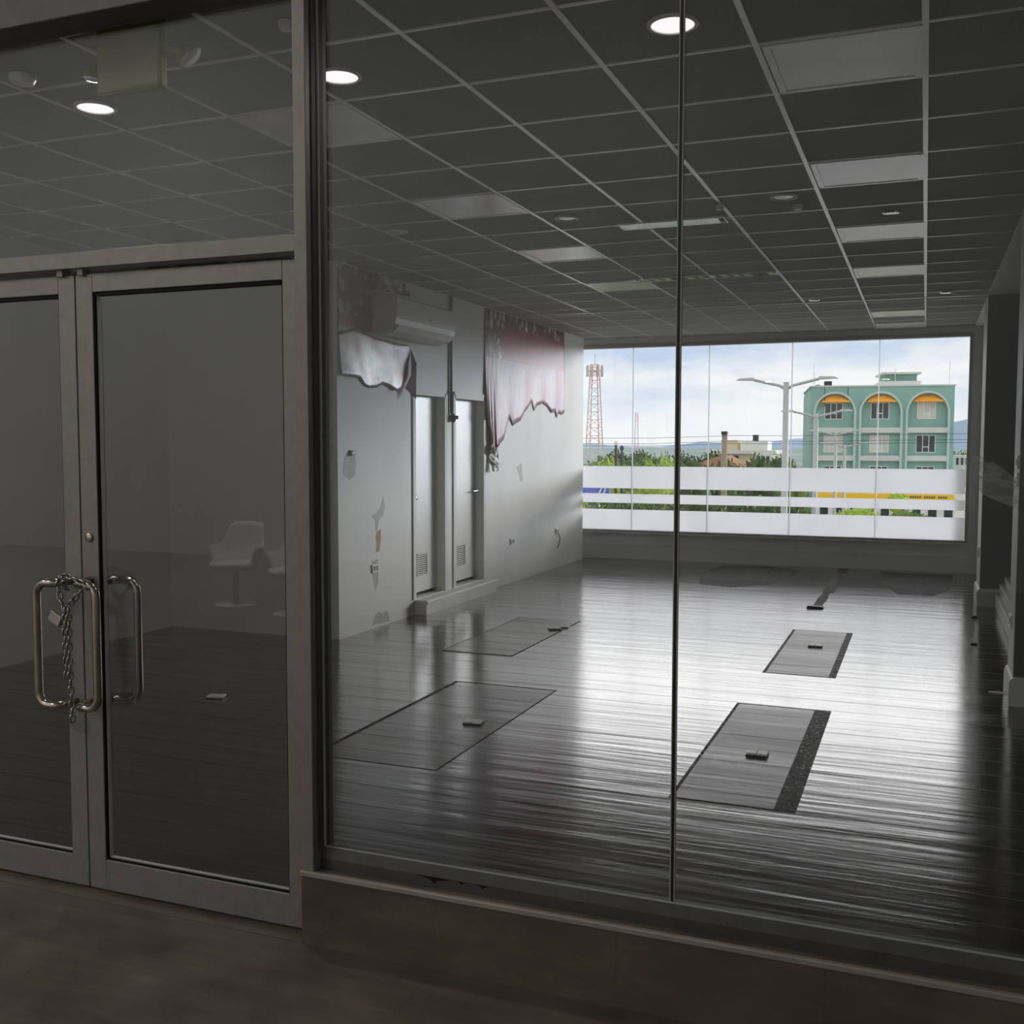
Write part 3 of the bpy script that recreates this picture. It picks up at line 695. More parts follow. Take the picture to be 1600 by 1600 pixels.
# ------------------------------------------------------------------ left wall fittings
ac = empty('air_conditioner', (XW, 9.0, 2.67), 'white wall air conditioner over torn wallpaper', 'air conditioner')
Y0a, Y1a = 8.36, 9.62
body = MB().prism([(XW+.006, 2.67), (XW+.10, 2.672), (XW+.19, 2.70), (XW+.235, 2.75), (XW+.245, 2.80), (XW+.245, 2.97), (XW+.225, 2.998), (XW+.006, 3.0)], 'y', Y0a, Y1a)
body.build('casing', 'white_plastic', ac, auto=30)
MB().prism([(XW+.246, 2.805), (XW+.252, 2.81), (XW+.252, 2.985), (XW+.228, 3.003), (XW+.222, 2.996)], 'y', Y0a+.01, Y1a-.01).build('front_panel', 'white_plastic', ac, auto=30)
MB().prism([(XW+.11, 2.668), (XW+.205, 2.700), (XW+.24, 2.748), (XW+.247, 2.744), (XW+.212, 2.692), (XW+.115, 2.660)], 'y', Y0a+.05, Y1a-.06).build('louvre_flap', 'white_plastic', ac, auto=30)
bx(XW+.252, XW+.2535, 9.02, 9.06, 2.845, 2.855).build('badge', 'dark_plastic', ac)

sc_ = empty('wall_spotlight', (XW, 8.45, 3.16), 'small twin emergency spotlight above the air conditioner', 'wall light')
bx(XW, XW+.06, 8.32, 8.46, 3.07, 3.20).build('housing', 'grey_pipe', sc_, bevel=.006)
bx(XW+.055, XW+.12, 8.40, 8.46, 3.11, 3.19).build('lamp_head', 'white_plastic', sc_, bevel=.006)
bx(XW+.03, XW+.09, 8.52, 8.57, 3.08, 3.15).build('lamp_head', 'white_plastic', sc_, bevel=.006)
bx(XW+.02, XW+.05, 8.45, 8.53, 3.10, 3.12).build('bracket', 'grey_pipe', sc_)

def sheet(name, ys, top, bot, off, mat, label, n=70, rows=16, cat='wallpaper'):
    vs = []; fs = []
    def interp(tab, y):
        for (a, va), (b, vb) in zip(tab[:-1], tab[1:]):
            if a <= y <= b: return va+(vb-va)*(y-a)/(b-a) if b > a else vb
        return tab[-1][1]
    for i in range(n):
        y = ys[0]+(ys[1]-ys[0])*i/(n-1); t = interp(top, y); b = interp(bot, y)
        for j in range(rows):
            a = j/(rows-1); z = t+(b-t)*a
            vs.append((XW+.002+off(y, z, a), y, z))
    for i in range(n-1):
        for j in range(rows-1): fs.append((i*rows+j, (i+1)*rows+j, (i+1)*rows+j+1, i*rows+j+1))
    o = MB().add(vs, fs).build(name, mat, smooth=True, solid=.0012)
    return tag(o, label, cat) if label else o
sheet('wallpaper', (7.765, 9.10), [(7.7, 3.21), (9.2, 3.21)], [(7.7, 2.60), (8.42, 2.64), (8.43, 3.08), (9.2, 3.09)], lambda y, z, a: .001, 'paper_a', 'burgundy pebble printed wallpaper around the air conditioner')
rj = random.Random(11); jag = [rj.uniform(-.02, .02) for _ in range(200)]
w2 = sheet('wallpaper', (7.77, 9.08), [(7.7, 2.60), (8.0, 2.68), (8.3, 2.66), (8.36, 2.645), (9.2, 2.62)], [(7.7, 2.27), (7.95, 2.265), (8.12, 2.26), (8.2, 2.20), (8.28, 2.18), (8.42, 2.19), (8.52, 2.23), (8.64, 2.22), (8.78, 2.175), (8.86, 2.20), (8.95, 2.30), (9.10, 2.58)],
    lambda y, z, a: .008+.022*a*a*(.5+.5*math.sin(y*6.5+1))+.002*math.sin(y*17+z*9), 'paper_faded', 'pale glossy torn wallpaper sheet below the air conditioner', n=80)
fv = [(XW+.012, 9.10, 2.60), (XW+.085, 9.075, 2.45), (XW+.05, 8.90, 2.21), (XW+.10, 9.03, 2.11), (XW+.015, 9.10, 2.35)]
MB().add(fv, [(0, 1, 4), (1, 2, 3), (1, 3, 4)]).build('folded_flap', 'paper_back', w2, solid=.001)
bot2 = [(10.9, 1.98), (10.97, 1.95), (11.06, 1.62), (11.14, 1.47), (11.24, 1.50), (11.28, 1.64), (11.42, 1.70), (11.5, 1.74), (11.62, 1.95), (11.69, 2.0), (11.80, 1.90), (11.93, 1.94), (12.05, 1.97), (12.18, 2.08), (12.34, 2.14), (12.46, 2.22), (12.53, 2.10), (12.62, 2.17), (12.85, 2.21), (13.02, 2.18), (13.2, 2.10), (13.36, 2.12), (13.42, 2.03), (13.5, 2.10), (13.62, 2.08), (13.75, 2.12), (13.9, 2.12)]
w3 = sheet('wallpaper', (10.935, 13.73), [(10.9, 3.21), (13.9, 3.21)], bot2,
    lambda y, z, a: .003+.012*max(0, a-.5)*(1+math.sin(y*11))+(.05*a*a*(1 if y < 11.3 else 0)*(.6+.4*math.sin(y*60))), 'paper_b', 'faded pink printed wallpaper with ragged edge near the window', n=180, rows=20)
cr_ = MB(); vs = []
for i in range(14):
    a = i/13; z = 1.66-.27*a
    for k in range(7):
        b = k/6; vs.append((XW+.045+.034*math.sin(b*9+a*7)+.01*rnd.random(), 10.97+.06*a+(.26-.10*a)*b, z+.03*math.sin(b*8+a*3)))
cr_.add(vs, [(i*7+k, i*7+k+1, (i+1)*7+k+1, (i+1)*7+k) for i in range(13) for k in range(6)]).build('crumpled_tail', 'paper_white', w3, smooth=True, solid=.001)

cd_ = empty('conduit', (XW+.02, 10.03, 2.0), 'thin grey conduit between the inner doors ending in a bell', 'conduit')
MB().tube([(XW+.018, 10.01, ZC), (XW+.018, 10.01, 2.0)], .015, 10).build('pipe', 'grey_pipe', cd_, smooth=True)
MB().lathe([(.016, .05), (.03, .03), (.036, 0), (.03, -.03), (0, -.045)], (XW+.03, 10.02, 1.95), (0, 0, 1), 16).lathe([(.02, 0), (.02, .035), (0, .04)], (XW+.05, 10.03, 1.96), (1, .2, 0), 12).build('end_fitting', 'grey_pipe', cd_, smooth=True)

def outlet(name, x, y, z, label, face='x', group=None, w=.115, h=.075, n=2, mat='white_plastic'):
    r = empty(name, (x, y, z), label, 'outlet', group)
    if face == 'x':
        bx(x, x+.012, y-w/2, y+w/2, z-h/2, z+h/2).build('cover_plate', mat, r, bevel=.002)
        for i in range(n):
            c = y+(i-(n-1)/2)*w*.42; bx(x+.0115, x+.0135, c-.016, c+.016, z-.02, z+.02).build('socket', 'grey_pipe', r)
    else:
        bx(x-.012, x, y-w/2, y+w/2, z-h/2, z+h/2).build('cover_plate', mat, r, bevel=.002)
        for i in range(n):
            c = y+(i-(n-1)/2)*w*.42; bx(x-.0135, x-.0115, c-.016, c+.016, z-.02, z+.02).build('socket', 'dark_plastic', r)
    return r
outlet('wall_outlet', XW, 8.38, .548, 'white wall outlet below the brown peeled patch')
outlet('wall_outlet', XW, 11.80, .50, 'white wall outlet in the middle of the left wall', w=.13)
o_ = outlet('wall_outlet', XW, 13.46, .50, 'white wall outlet with a hanging wire near the window', w=.13)
MB().tube([(XW+.014, 13.48, .47), (XW+.03, 13.52, .40), (XW+.02, 13.50, .32), (XW+.012, 13.46, .27)], .006, 8).build('wire', 'grey_pipe', o_, smooth=True)
outlet('wall_switch', XR, 7.47, 1.57, 'white switch plate on near column, upper one', 'r', w=.12, h=.085, n=2)
outlet('wall_switch', XR, 7.47, 1.46, 'white switch plate on near column, lower one', 'r', w=.12, h=.085, n=1)
outlet('wall_outlet', XR, 7.60, .52, 'white outlet low on the near column', 'r', w=.12, h=.085, n=2)
outlet('wall_outlet', XR, 12.1, .55, 'tiny outlet low on the far column', 'r', w=.07, h=.11, n=1)

def floor_outlet(x, y, label, rz=0, tilt=True):
    r = empty('floor_outlet', (0, 0, 0), label, 'floor outlet', 'white floor outlets')
    bx(-.058, .058, -.04, .04, 0, .006).build('base_plate', 'dark_plastic', r, bevel=.002)
    for s in (-1, 1):
        bx(s*.0285-.0275, s*.0285+.0275, -.038, .038, .006, .018).build('lid', 'white_plastic', r, bevel=.004)
    r.location = (x, y, .002); r.rotation_euler = (0, 0, rz); return r
fo = floor_outlet(-2.489, 5.69, 'white floor outlet in the left of the two nearest patches', .1)
copy_tree(fo, (-.805, 5.67, .002), 'white floor outlet in the near right floor patch', 0)
copy_tree(fo, (-.81, 8.945, .002), 'white floor outlet in the far right floor patch', .05)
copy_tree(fo, (-3.09, 8.90, .002), 'white floor outlet in the far left patch, lid pair apart', .5)
copy_tree(fo, (-4.334, 5.652, 0), 'floor outlet seen through the right entrance door', .3)
tag(bx(-3.10, -3.0, 9.01, 9.07, .002, .014).build('loose_lid', 'white_plastic', loc=(-3.05, 9.04, .002), bevel=.003), 'loose white lid beside the far left floor outlet', 'lid')

def scrap(x, y, r, h, mat, label, name='debris', seed=0):
    q = random.Random(seed); n = 8
    vs = [(x+r*q.uniform(.6, 1)*math.cos(6.283*i/n), y+r*.8*q.uniform(.6, 1)*math.sin(6.283*i/n), 0.001) for i in range(n)]
    vs += [(x+(vx-x)*.6, y+(vy-y)*.6, h*q.uniform(.6, 1)) for vx, vy, _ in vs]
    fs = [tuple(range(n)), tuple(range(2*n-1, n-1, -1))]+[(i, (i+1) % n, (i+1) % n+n, i+n) for i in range(n)]
    tag(MB().add(vs, fs).build(name, mat, loc=(x, y, 0)), label, 'debris')
scrap(.49, 11.05, .05, .02, 'black', 'black scrap on the floor in front of the far column', seed=1)
scrap(.42, 9.55, .035, .015, 'black', 'black crumb on the floor by the stepped ledge', seed=2)
bar = MB().prism([(-1.10, 0), (-.93, 0), (-.94, .02), (-1.09, .024)], 'y', 11.06, 11.13)
tag(bar.build('metal_bar', 'dark_plastic', loc=(-1.02, 11.1, 0)), 'dark bar lying at the end of the torn floor strip', 'bar')
tag(MB().prism([(.44, 7.72), (.535, 7.70), (.54, 7.76), (.50, 7.765), (.45, 7.75)], 'z', .001, .006).build('paper_scrap', 'paper_white', loc=(.5, 7.73, 0)), 'white paper scrap by the near column base', 'paper')

# ------------------------------------------------------------------ unseen lamps added for light, and two chairs behind the viewer
def unseen_lamp(x, y, z, w, size, aim, label):
    r = empty('hall_lamp', (x, y, z), label, 'lamp', 'lamps of the hall outside')
    d = Vector(aim).normalized()
    MB().lathe([(size*.3, -.12), (size*.5, -.05), (size*.52, .01), (size*.5, .01)], (x, y, z), d).build('lamp_shade', 'white_plastic', r, auto=40)
    MB().lathe([(size*.5, 0), (0, 0)], Vector((x, y, z)), d).build('lamp_lens', 'corridor_lit', r)
    ld = bpy.data.lights.new('lamp', 'AREA'); ld.shape = 'DISK'; ld.size = size; ld.energy = w; ld.color = (1, .985, .965)
    lo = bpy.data.objects.new('lamp', ld); COL.objects.link(lo); lo.parent = r; lo.location = d*.03
    lo.rotation_euler = d.to_track_quat('-Z', 'Y').to_euler()
for x, k, lab in ((-15.5, 1.3, 'big lamp high in the hall, leftmost'), (-10.5, 1.6, 'big lamp high in the hall, opposite the doors'), (-4, .55, 'big lamp high in the hall, opposite the door post'), (1, .35, 'big lamp high in the hall, rightmost')):
    unseen_lamp(x, -2.5, 5.9, ADDED_LAMP_W*k, .8, (0, -.85, -.5), lab)  # added to wash the opposite wall, whose reflection hazes the glass
unseen_lamp(-6.0, -1.1, 5.6, 110, .4, (-.03, -.36, -.93), 'lamp of the hall above the white tub chairs')  # added so the chairs reflect brighter in the doors
unseen_lamp(-7.4, .6, 4.5, CORRIDOR_LAMP_W, .4, (.45, .3, -.8), 'smaller lamp of the hall, left of the shop doors')
def tub_chair(x, y, rz, label):
    r = empty('tub_chair', (0, 0, 0), label, 'chair', 'white tub chairs in the corridor')
    vs = []; nu, nv = 21, 9
    for j in range(nv):
        b = j/(nv-1)
        for i in range(nu):
            t = math.pi*(-.08+1.16*i/(nu-1)); w = .21+.08*b
            bk = max(0, math.sin(t)); hgt = .42+(.20+.24*min(1, max(0, (bk-.45)*3)))*b
            vs.append((w*math.cos(t), .02+w*.95*math.sin(t), hgt))
    MB().add(vs, [(j*nu+i, j*nu+i+1, (j+1)*nu+i+1, (j+1)*nu+i) for j in range(nv-1) for i in range(nu-1)]).build('backrest', 'chair', r, smooth=True, solid=.03)
    MB().lathe([(.05, .36), (.22, .38), (.27, .42), (.25, .46), (0, .45)], (0, .02, 0)).build('seat', 'chair', r, smooth=True)
    MB().lathe([(.22, 0), (.22, .015), (.05, .03), (.035, .08), (.035, .36)], (0, .02, 0)).build('pedestal', 'chair', r, smooth=True)
    r.location = (x, y, 0); r.rotation_euler = (0, 0, rz); return r
tc_ = tub_chair(-6.68, -3.0, math.pi, 'white tub chair mirrored in the right entrance door, the one seen whole')
copy_tree(tc_, (-5.75, -2.7, 0), 'white tub chair mirrored at the hinge side of the right door', math.pi)

# ------------------------------------------------------------------ outdoors
GZ = -10.0
tag(MB().add([(-300, 15.6, GZ), (300, 15.6, GZ), (300, 118, GZ), (-300, 118, GZ)], [(0, 1, 2, 3)]).build('ground', 'asphalt'), 'pale street ground below the window', 'ground', kind=S)
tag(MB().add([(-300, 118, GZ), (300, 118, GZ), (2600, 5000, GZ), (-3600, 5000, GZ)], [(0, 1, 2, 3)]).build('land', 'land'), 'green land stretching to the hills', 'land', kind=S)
# shop building's own outside edge keeps the sky off the room
def Z95(z, k): return EYE+(z-EYE)*k
KB = 120/95; ANG = math.radians(8.7)
P0 = Vector((-9.3734*KB, 120, 0)); WU = Vector((math.cos(ANG), math.sin(ANG), 0)); WD = Vector((-math.sin(ANG), math.cos(ANG), 0))
class LB(MB):                       # builder in the block's own axes: u along the front, d back from it, z as measured
    def fix(s):
        s.v = [tuple(P0+WU*(u*KB)+WD*d+Vector((0, 0, Z95(z, KB)))) for u, d, z in s.v]; return s
    def build(s, *a, **k): s.fix(); return MB.build(s, *a, **k)
blk = empty('apartment_block', tuple(P0+Vector((7, 6, GZ))), 'teal block with three arches and orange awnings beyond the window', 'building')
ZG = EYE+(GZ-EYE)/KB
LB().box(0, 11.72, .5, 16, ZG, 6.72).build('walls', 'teal', blk)
def arch_pts(c, hw, zs, n=16): return [(c+hw*math.cos(math.pi*i/n), zs+hw*1.03*math.sin(math.pi*i/n)) for i in range(n+1)]
centres = [1.99, 5.80, 9.61]
fm = LB()
# front skin around the arched recesses, then arch mouldings
for c in centres:
    hw = 1.62; pts = arch_pts(c, hw, 4.46)
    for (a, b) in zip(pts[:-1], pts[1:]): fm.prism([(a[0], a[1]), (b[0], b[1]), (b[0], 6.72), (a[0], 6.72)], 'y', 0, .5)
edges = [0]+[v for c in centres for v in (c-1.62, c+1.62)]+[11.72]
for a, b in zip(edges[::2], edges[1::2]): fm.box(a, b, 0, .5, ZG, 6.72)
fm.build('front_skin', 'teal', blk)
for c in centres:
    am = LB(); o1 = arch_pts(c, 1.78, 4.46); i1 = arch_pts(c, 1.60, 4.46)
    for k in range(len(o1)-1): am.prism([o1[k], o1[k+1], i1[k+1], i1[k]], 'y', -.15, .2)
    for s in (-1, 1): am.box(c+s*1.69-.09, c+s*1.69+.09, -.15, .2, ZG, 4.46)
    am.build('arch_moulding', 'teal_light', blk)
    for zz in (2.72, .30, -2.1): LB().box(c-1.60, c+1.60, -.05, .5, zz, zz+.45).build('floor_band', 'band', blk)
    aw = LB(); n = 10
    for k in range(n):
        x0_, x1_ = c-1.27+2.54*k/n, c-1.27+2.54*(k+1)/n
        f = lambda x: 5.36+.66*max(0, 1-((x-c)/1.29)**2)**.5
        aw.add([(x0_, .45, f(x0_)), (x1_, .45, f(x1_)), (x1_, -.35, 5.36), (x0_, -.35, 5.36), (x0_, .45, 5.36), (x1_, .45, 5.36)], [(0, 1, 2, 3), (3, 2, 5, 4)])
    aw.build('awning', 'awning', blk)
def bwin(u0, u1, z0, z1, mat):
    f = LB(); f.box(u0-.06, u1+.06, .42, .5, z0-.06, z0).box(u0-.06, u1+.06, .42, .5, z1, z1+.06).box(u0-.06, u0, .42, .5, z0, z1).box(u1, u1+.06, .42, .5, z0, z1)
    w = (u1-u0); f.box(u0+w*.31, u0+w*.35, .42, .5, z0, z1).box(u0+w*.65, u0+w*.69, .42, .5, z0, z1).box(u0+w*.33, u0+w*.67, .42, .5, z0+.40, z0+.47)
    fo_ = f.build('window_frame', 'white_out', blk); LB().box(u0, u1, .46, .49, z0, z1).build('pane', mat, fo_)
mats = ['win_dark', 'win_dark', 'win_pale', 'win_pale', 'win_pale', 'win_dark']
for i, c in enumerate((1.92, 5.75, 9.55)):
    bwin(c-.70, c+.70, 3.95, 5.27, mats[i]); bwin(c-.74, c+.74, 1.07, 2.48, mats[3+i]); bwin(c-.7, c+.7, -1.6, -.22, 'win_dark')
LB().box(-.1, 11.82, -.1, 16.1, 6.70, 6.82).build('roof_edge', 'band', blk)
LB().box(5.9, 9.3, 2.5, 8, 6.7, 7.25).build('roof_plinth', 'white_out', blk)
LB().box(6.3, 9.0, 3, 8, 7.2, 7.9).build('penthouse', 'teal', blk)
LB().box(6.0, 9.3, 2.3, 8.5, 7.86, 8.02).build('penthouse_roof', 'band', blk)
for u, h in ((.2, 8.75), (11.4, 8.86), (7.0, 8.25), (-.3+.6, 8.0)): LB().box(u-.02, u+.02, 1, 1.05, 6.7, h).build('antenna', 'white_out', blk)
LB().box(1.13, 1.75, .8, 1.8, 6.85, 7.23).build('water_tank', 'dark_out', blk)
LB().box(.38, .75, .8, 1.2, 6.8, 6.92).build('roof_unit', 'dark_out', blk)
for u0_ in (1.12, 3.06): LB().tube([(u0_, -.02, 6.6), (u0_, -.02, 5.5), (u0_+.06, -.02, 5.0)], .03, 6).build('hanging_cable', 'dark_out', blk)
sd_ = LB()
for i in range(6): sd_.box(-.12, 0, 1.5+i*2.4, 2.1+i*2.4, ZG, 6.3)
sd_.build('side_fins', 'teal_light', blk)

# double-arm street lamps
def street_lamp(x, y, zt, label):
    r = empty('street_lamp', (0, 0, 0), label, 'street lamp', 'twin arm street lamps along the road')
    H = zt-GZ
    MB().tube([(0, 0, 0), (0, 0, H*.5), (0, 0, H+.1)], [.15, .13, .11], 12).build('pole', 'pole_grey', r, smooth=True)
    for s in (-1, 1):
        MB().tube([(s*.05, 0, H-.15), (s*.25, 0, H-.03), (s*.7, 0, H+.08), (s*1.2, 0, H+.2)], .055, 10).build('arm', 'pole_grey', r, smooth=True)
        MB().add([(s*1.15, -.15, H+.17), (s*1.15, .15, H+.17), (s*1.9, .13, H+.20), (s*1.9, -.13, H+.20), (s*1.2, -.1, H+.30), (s*1.2, .1, H+.30), (s*1.75, .08, H+.28), (s*1.75, -.08, H+.28)],
                 [(0, 1, 2, 3), (4, 5, 6, 7), (0, 1, 5, 4), (1, 2, 6, 5), (2, 3, 7, 6), (3, 0, 4, 7)]).build('lamp_head', 'pole_grey', r, bevel=.02)
    r.location = (x, y, GZ); return r
street_lamp(-.1212*41, 41, 3.95, 'tallest twin arm street lamp, left of the teal block')
street_lamp(-.0938*58, 58, 3.25, 'second twin arm street lamp before the teal block corner')
street_lamp(-.0764*77, 77, 2.45, 'third twin arm street lamp before the first arch')
street_lamp(-.0684*84, 84, 1.58, 'smallest twin arm street lamp, farthest of the row')

# lattice tower and thin mast
def lattice(name, x, y, ztop, wb_, wt, label, levels, head):
    r = empty(name, (x, y, GZ), label, 'tower'); H = ztop-GZ
    def corner(t, k):
        w = wb_+(wt-wb_)*t; sx, sy = ((-1, -1), (1, -1), (1, 1), (-1, 1))[k]; return (x+sx*w/2, y+sy*w/2, GZ+H*t)
    for band in range(5):
        m = MB()
        for L_ in range(levels):
            if int(L_*5/levels) != band: continue
            a, b = L_/levels, (L_+1)/levels
            for k in range(4):
                m.tube([corner(a, k), corner(b, k)], .11*wb_/3.5, 5); m.tube([corner(a, k), corner(b, (k+1) % 4)], .05*wb_/3.5, 4); m.tube([corner(b, k), corner(b, (k+1) % 4)], .05*wb_/3.5, 4)
        m.build('lattice_section', 'tower_r' if band % 2 == 0 else 'tower_w', r)
    if head:
        hm = MB()
        for k in range(8):
            an = k*math.pi/4; hm.box(x+1.5*math.cos(an)-.17, x+1.5*math.cos(an)+.17, y+1.5*math.sin(an)-.15, y+1.5*math.sin(an)+.15, ztop-2.3, ztop-.2)
        hm.tube([(x+1.5*math.cos(k*math.pi/8), y+1.5*math.sin(k*math.pi/8), ztop-1.2) for k in range(16)], .08, 5, closed=True)
        hm.tube([(x, y, ztop), (x, y, ztop+2.0)], .07, 5); hm.tube([(x-1.5, y, ztop-1.2), (x+1.5, y, ztop-1.2)], .07, 5)
        hm.build('antenna_panels', 'tower_w', r)
lattice('lattice_tower', -.3062*190, 190, EYE+.079*190, 3.4, 1.3, 'tall red and white lattice tower at the left of the window', 18, True)
lattice('radio_mast', -.2633*230, 230, EYE+.031*230, 1.2, .5, 'thin lattice mast right of the tall tower', 14, False)

up = empty('utility_pole', (-.1774*62, 62, GZ), 'concrete utility pole before the white house', 'pole')
MB().tube([(-.1774*62, 62, GZ), (-.1774*62, 62, EYE+.0113*62)], [.2, .16], 10).build('shaft', 'wood_pole', up, smooth=True)
bx(-.1774*62-.17, -.1774*62+.17, 61.8, 62.2, EYE+.0095*62, EYE+.0125*62).build('pole_cap', 'dark_out', up)
for (sx, sl, lab) in ((-.284, .0005, 'small street light on a thin pole among the left trees'), (-.278, -.004, 'short dark pole among the left trees')):
    r = empty('thin_pole', (sx*56, 56, GZ), lab, 'pole')
    MB().tube([(sx*56, 56, GZ), (sx*56, 56, EYE+sl*56)], .07, 8).build('shaft', 'dark_out', r)
    MB().lathe([(.0, .2), (.11, .1), (.11, -.06), (0, -.12)], (sx*56, 56, EYE+sl*56)).build('lamp_globe', 'white_out' if sl > 0 else 'dark_out', r, smooth=True)
wl_ = empty('power_lines', (-10, 62, 1), 'dark power lines strung above the trees', 'cable')
for z0, z1 in ((.0062, .0085), (.0005, .0035), (-.0015, .001)):
    MB().tube([(-.34*62, 62, EYE+z0*62), (-.25*62, 62, EYE+(z0*.7+z1*.3)*62-.05), (-.17*62, 62, EYE+z1*62), (-.10*62, 62, EYE+z1*62-.02), (.06*62, 62, EYE+z1*62+.1)], .012, 5).build('line', 'dark_out', wl_)

# white house far left of the teal block
wx, wy = -.1640*140, 140.0
wh = empty('house', (wx, wy, GZ), 'white and cream flat roofed house among trees', 'building')
bx(wx-4, wx+4.4, wy, wy+8, GZ, EYE-1.15).build('walls', 'cream_out', wh)
bx(wx-4.3, wx+4.9, wy-.5, wy+8, EYE-1.2, EYE-.75).build('roof_slab', 'white_out', wh)
bx(wx-2.6, wx-.4, wy+1.5, wy+5, EYE-.75, EYE+.6).build('roof_room', 'cream_out', wh)
bx(wx+.2, wx+3.6, wy+1, wy+5, EYE-.75, EYE+.5).build('roof_shed', 'white_out', wh)
bx(wx+1.6, wx+2.3, wy+1.4, wy+2.2, EYE+.5, EYE+1.3).build('water_tank', 'dark_out', wh)
bx(wx-4.5, wx+4.4, wy-.6, wy, EYE-2.7, EYE-2.35).build('balcony_slab', 'white_out', wh)
bx(wx+2.2, wx+4.4, wy-.7, wy-.1, EYE-4.5, EYE-1.2).build('stair_wall', 'white_out', wh)
for q in range(3): bx(wx+2.5+q*.6, wx+2.9+q*.6, wy-.75, wy-.65, EYE-2.3, EYE-1.5).build('window', 'win_dark', wh)
for q in range(2): bx(wx-3+q*1.9, wx-1.9+q*1.9, wy-.05, wy+.02, EYE-2.2, EYE-1.45).build('window', 'win_dark', wh)
hx, hy = -.1875*110, 110.0
hs = empty('house', (hx, hy, GZ), 'low tan gabled roof left of the white house', 'building')
MB().box(hx-2.6, hx+2.6, hy, hy+6, GZ, EYE-2.3).build('walls', 'cream_out', hs)
MB().prism([(hx-3, EYE-2.4), (hx+3, EYE-2.4), (hx+.8, EYE-1.15)], 'y', hy-.4, hy+6.3).build('roof', 'rust_roof', hs)
ax, ay = .0275*130, 130.0
an = empty('annex', (ax, ay, GZ), 'pale annex with barred windows right of the teal block', 'building')
bx(ax-.5, ax+1.9, ay+2, ay+6, GZ, EYE-1.2).build('walls', 'white_out', an)
for q in range(3): bx(ax-.2+q*.5, ax+.05+q*.5, ay+1.9, ay+2, EYE-2.3, EYE-1.5).build('window', 'win_dark', an)

# low shops with the yellow fascia
sx0, sx1, sy = -.0935*88, .0255*88, 88.0
shp = empty('low_shops', ((sx0+sx1)/2, sy, GZ), 'low shops with a long yellow fascia in the frosted gap', 'building')
bx(sx0, sx1+1.5, sy, sy+8, GZ, EYE-.0405*sy).build('walls', 'white_out', shp)
fs_ = bx(sx0+.1, sx1-.1, sy-.3, sy, EYE-.0490*sy, EYE-.0440*sy).build('fascia', 'yellow', shp)
for i in range(22):
    u = sx0+6.2+i*.17
    if i % 6 == 5: continue
    bx(u, u+.11, sy-.32, sy-.3, EYE-.0472*sy, EYE-.0455*sy).build('letter', 'dark_out', fs_)
for i in range(9):
    u = sx0+.4+i*(sx1-sx0)/9; bx(u, u+.62, sy-.05, sy+.02, GZ, EYE-.053*sy).build('shop_window', 'win_dark', shp)
bgx = -.303*58
bs = empty('street_sign', (bgx, 58, GZ), 'blue sign with white strokes at the left window edge', 'sign')
bx(bgx-1.2, bgx+.75, 57.95, 58.05, EYE-.0500*58, EYE-.0405*58).build('sign_board', 'blue', bs)
bx(bgx-.1, bgx+.1, 58.05, 58.2, GZ, EYE-.05*58).build('sign_post', 'pole_grey', bs)
MB().prism([(bgx+.32, EYE-.0500*58), (bgx+.42, EYE-.0500*58), (bgx+.58, EYE-.0425*58), (bgx+.50, EYE-.0425*58)], 'y', 57.93, 57.95).prism([(bgx+.05, EYE-.0495*58), (bgx+.15, EYE-.0500*58), (bgx+.34, EYE-.0425*58), (bgx+.26, EYE-.0425*58)], 'y', 57.93, 57.95).build('white_strokes', 'white_out', bs)

# trees: crowns of many small leaves round a trunk
def crown_mesh(seed, mat, lobes, nleaf, size):
    q = random.Random(seed); vs = []; fs = []
    cs = [(q.uniform(-.75, .75), q.uniform(-.6, .6), q.uniform(-.45, .5), q.uniform(.4, .62)) for _ in range(lobes)]
    for _ in range(nleaf):
        cx, cy, cz, cr0 = q.choice(cs)
        d = Vector((q.gauss(0, 1), q.gauss(0, 1), q.gauss(0, 1))).normalized(); p = Vector((cx, cy, cz))+d*cr0*q.uniform(.75, 1.05)
        u = Vector((q.gauss(0, 1), q.gauss(0, 1), q.gauss(0, 1))).normalized(); w = d.cross(u).normalized(); u = (u*.7+d*.3)
        s = size*q.uniform(.6, 1.3); k = len(vs)
        vs += [tuple(p-u*s), tuple(p+w*s*.5), tuple(p+u*s), tuple(p-w*s*.5)]; fs.append((k, k+1, k+2, k+3))
    for cx, cy, cz, cr0 in cs:         # dense core so no sky shows through the middle
        m = MB().lathe([(0, -cr0*.8), (cr0*.55, -cr0*.55), (cr0*.8, 0), (cr0*.55, cr0*.55), (0, cr0*.8)], (cx, cy, cz), (0, 0, 1), 10)
        k = len(vs); vs += m.v; fs += [tuple(i+k for i in f) for f in m.f]
    me = bpy.data.meshes.new('crown'); me.from_pydata([tuple(v) for v in vs], [], fs); me.materials.append(M[mat]); return me
CM = {m: [crown_mesh(s, m, 7, 1500, .085) for s in (1, 2)] for m in ('leaf_dark', 'leaf_mid', 'leaf_lime')}
tk = MB().tube([(0, 0, 0), (.05, 0, .5), (0, .04, 1.0)], [.05, .035, .02], 8)
def tree(sx, y, slope, rx, hz, mat, label, name='tree', trunk=True):
    x = sx*y; zt = EYE+slope*y
    r = empty(name, (x, y, GZ), label, 'tree' if name == 'tree' else 'bush', 'trees beyond the window' if name == 'tree' else 'bushes by the shops')
    c = bpy.data.objects.new('crown', CM[mat][int(abs(x)*7) % 2]); COL.objects.link(c); c.parent = r
    c.location = (0, 0, zt-hz-GZ); c.scale = (rx, rx, hz); c.rotation_euler = (0, 0, x*1.7)
    if trunk:
        t = MB(); H = zt-hz-GZ
        t.tube([(x, y, GZ), (x+.1, y, GZ+H*.5), (x, y, GZ+H)], [.35, .25, .15], 8).build('trunk', 'wood', r, smooth=True)
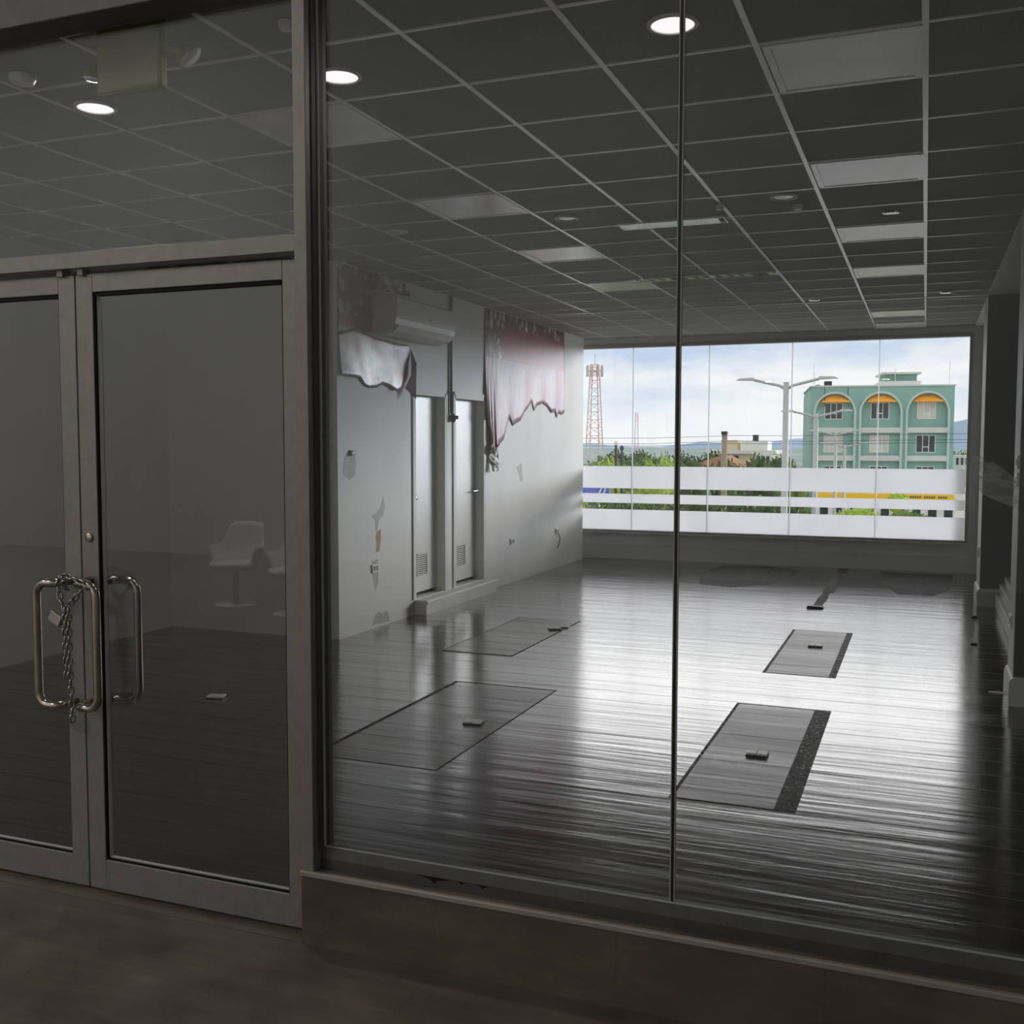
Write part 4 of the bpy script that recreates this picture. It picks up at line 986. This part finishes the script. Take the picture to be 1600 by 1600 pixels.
for a in [
    (-.335, 75, -.008, 2.9, 3.2, 'leaf_dark', 'dark tree at the very left edge of the window'),
    (-.309, 64, -.0095, 2.0, 3.0, 'leaf_lime', 'bright lime tree below the tall tower'),
    (-.288, 85, -.0065, 2.2, 3.2, 'leaf_mid', 'green tree by the short dark pole'),
    (-.268, 90, -.0075, 2.4, 3.4, 'leaf_mid', 'green tree left of the thin mast'),
    (-.253, 66, -.0065, 1.8, 3.2, 'leaf_lime', 'bright tree below the thin mast'),
    (-.240, 96, -.0075, 2.5, 3.8, 'leaf_dark', 'dark tree left of the dark glass joint'),
    (-.222, 80, -.0045, 2.3, 3.8, 'leaf_dark', 'dark tree behind the dark glass joint'),
    (-.207, 104, -.0035, 2.5, 4.2, 'leaf_dark', 'dark tree right of the dark glass joint'),
    (-.193, 124, .0025, 3.2, 5.0, 'leaf_dark', 'tallest dark tree left of the white house'),
    (-.166, 92, -.0105, 2.4, 4.0, 'leaf_dark', 'dark tree in front of the white house'),
    (-.133, 108, -.0055, 2.5, 4.4, 'leaf_dark', 'dark tree right of the white house'),
    (-.121, 116, -.0045, 1.8, 4.6, 'leaf_dark', 'dark tree behind the tallest street lamp'),
    (-.114, 99, -.0085, 1.3, 3.6, 'leaf_mid', 'green tree against the left side of the teal block'),
    (-.300, 128, -.0035, 3.2, 4.0, 'leaf_dark', 'far dark tree behind the tall tower foot'),
    (-.274, 140, -.0030, 3.4, 4.2, 'leaf_dark', 'far dark tree behind the short dark pole'),
    (-.249, 134, -.0035, 3.2, 4.2, 'leaf_mid', 'far green tree right of the thin mast'),
    (.031, 160, .0005, 2.8, 5.0, 'leaf_mid', 'green tree right of the teal block')]: tree(*a)
for i, (sx, y, sl, rx, hz, mat, lab) in enumerate([
    (-.055, 60, -.0525, 1.5, 1.0, 'leaf_lime', 'lime bush in the lower frosted gap'),
    (-.022, 62, -.0405, .9, .7, 'leaf_lime', 'lime bush before the yellow fascia'),
    (-.012, 66, -.0550, 1.5, 1.0, 'leaf_mid', 'green bush in the lower gap right of the lime one')]): tree(sx, y, sl, rx, hz, mat, lab, 'bush', False)
q = random.Random(9); hv = []; hf = []
for _ in range(5200):               # one long clipped hedge along the far pavement
    hx_, hz_ = q.uniform(-16.8, -6.0), GZ+(10-.5)*1+q.uniform(-2.6, 0)+1.2*(q.random()-.5)-1.0
    p = Vector((hx_, 54+q.uniform(-.7, .7), hz_)); u = Vector((q.gauss(0, 1), q.gauss(0, .6), q.gauss(0, 1))).normalized(); w = u.orthogonal().normalized()
    sz = q.uniform(.08, .2); k = len(hv); hv += [p-u*sz, p+w*sz*.5, p+u*sz, p-w*sz*.5]; hf.append((k, k+1, k+2, k+3))
hm_ = MB().add(hv, hf).box(-16.6, -6.2, 53.6, 54.4, GZ, -2.2)
tag(hm_.build('hedge', 'leaf_dark', loc=(-11, 54, GZ)), 'long dark hedge in the frosted gaps, right of the blue sign', 'hedge', kind='stuff')

# hills on the horizon
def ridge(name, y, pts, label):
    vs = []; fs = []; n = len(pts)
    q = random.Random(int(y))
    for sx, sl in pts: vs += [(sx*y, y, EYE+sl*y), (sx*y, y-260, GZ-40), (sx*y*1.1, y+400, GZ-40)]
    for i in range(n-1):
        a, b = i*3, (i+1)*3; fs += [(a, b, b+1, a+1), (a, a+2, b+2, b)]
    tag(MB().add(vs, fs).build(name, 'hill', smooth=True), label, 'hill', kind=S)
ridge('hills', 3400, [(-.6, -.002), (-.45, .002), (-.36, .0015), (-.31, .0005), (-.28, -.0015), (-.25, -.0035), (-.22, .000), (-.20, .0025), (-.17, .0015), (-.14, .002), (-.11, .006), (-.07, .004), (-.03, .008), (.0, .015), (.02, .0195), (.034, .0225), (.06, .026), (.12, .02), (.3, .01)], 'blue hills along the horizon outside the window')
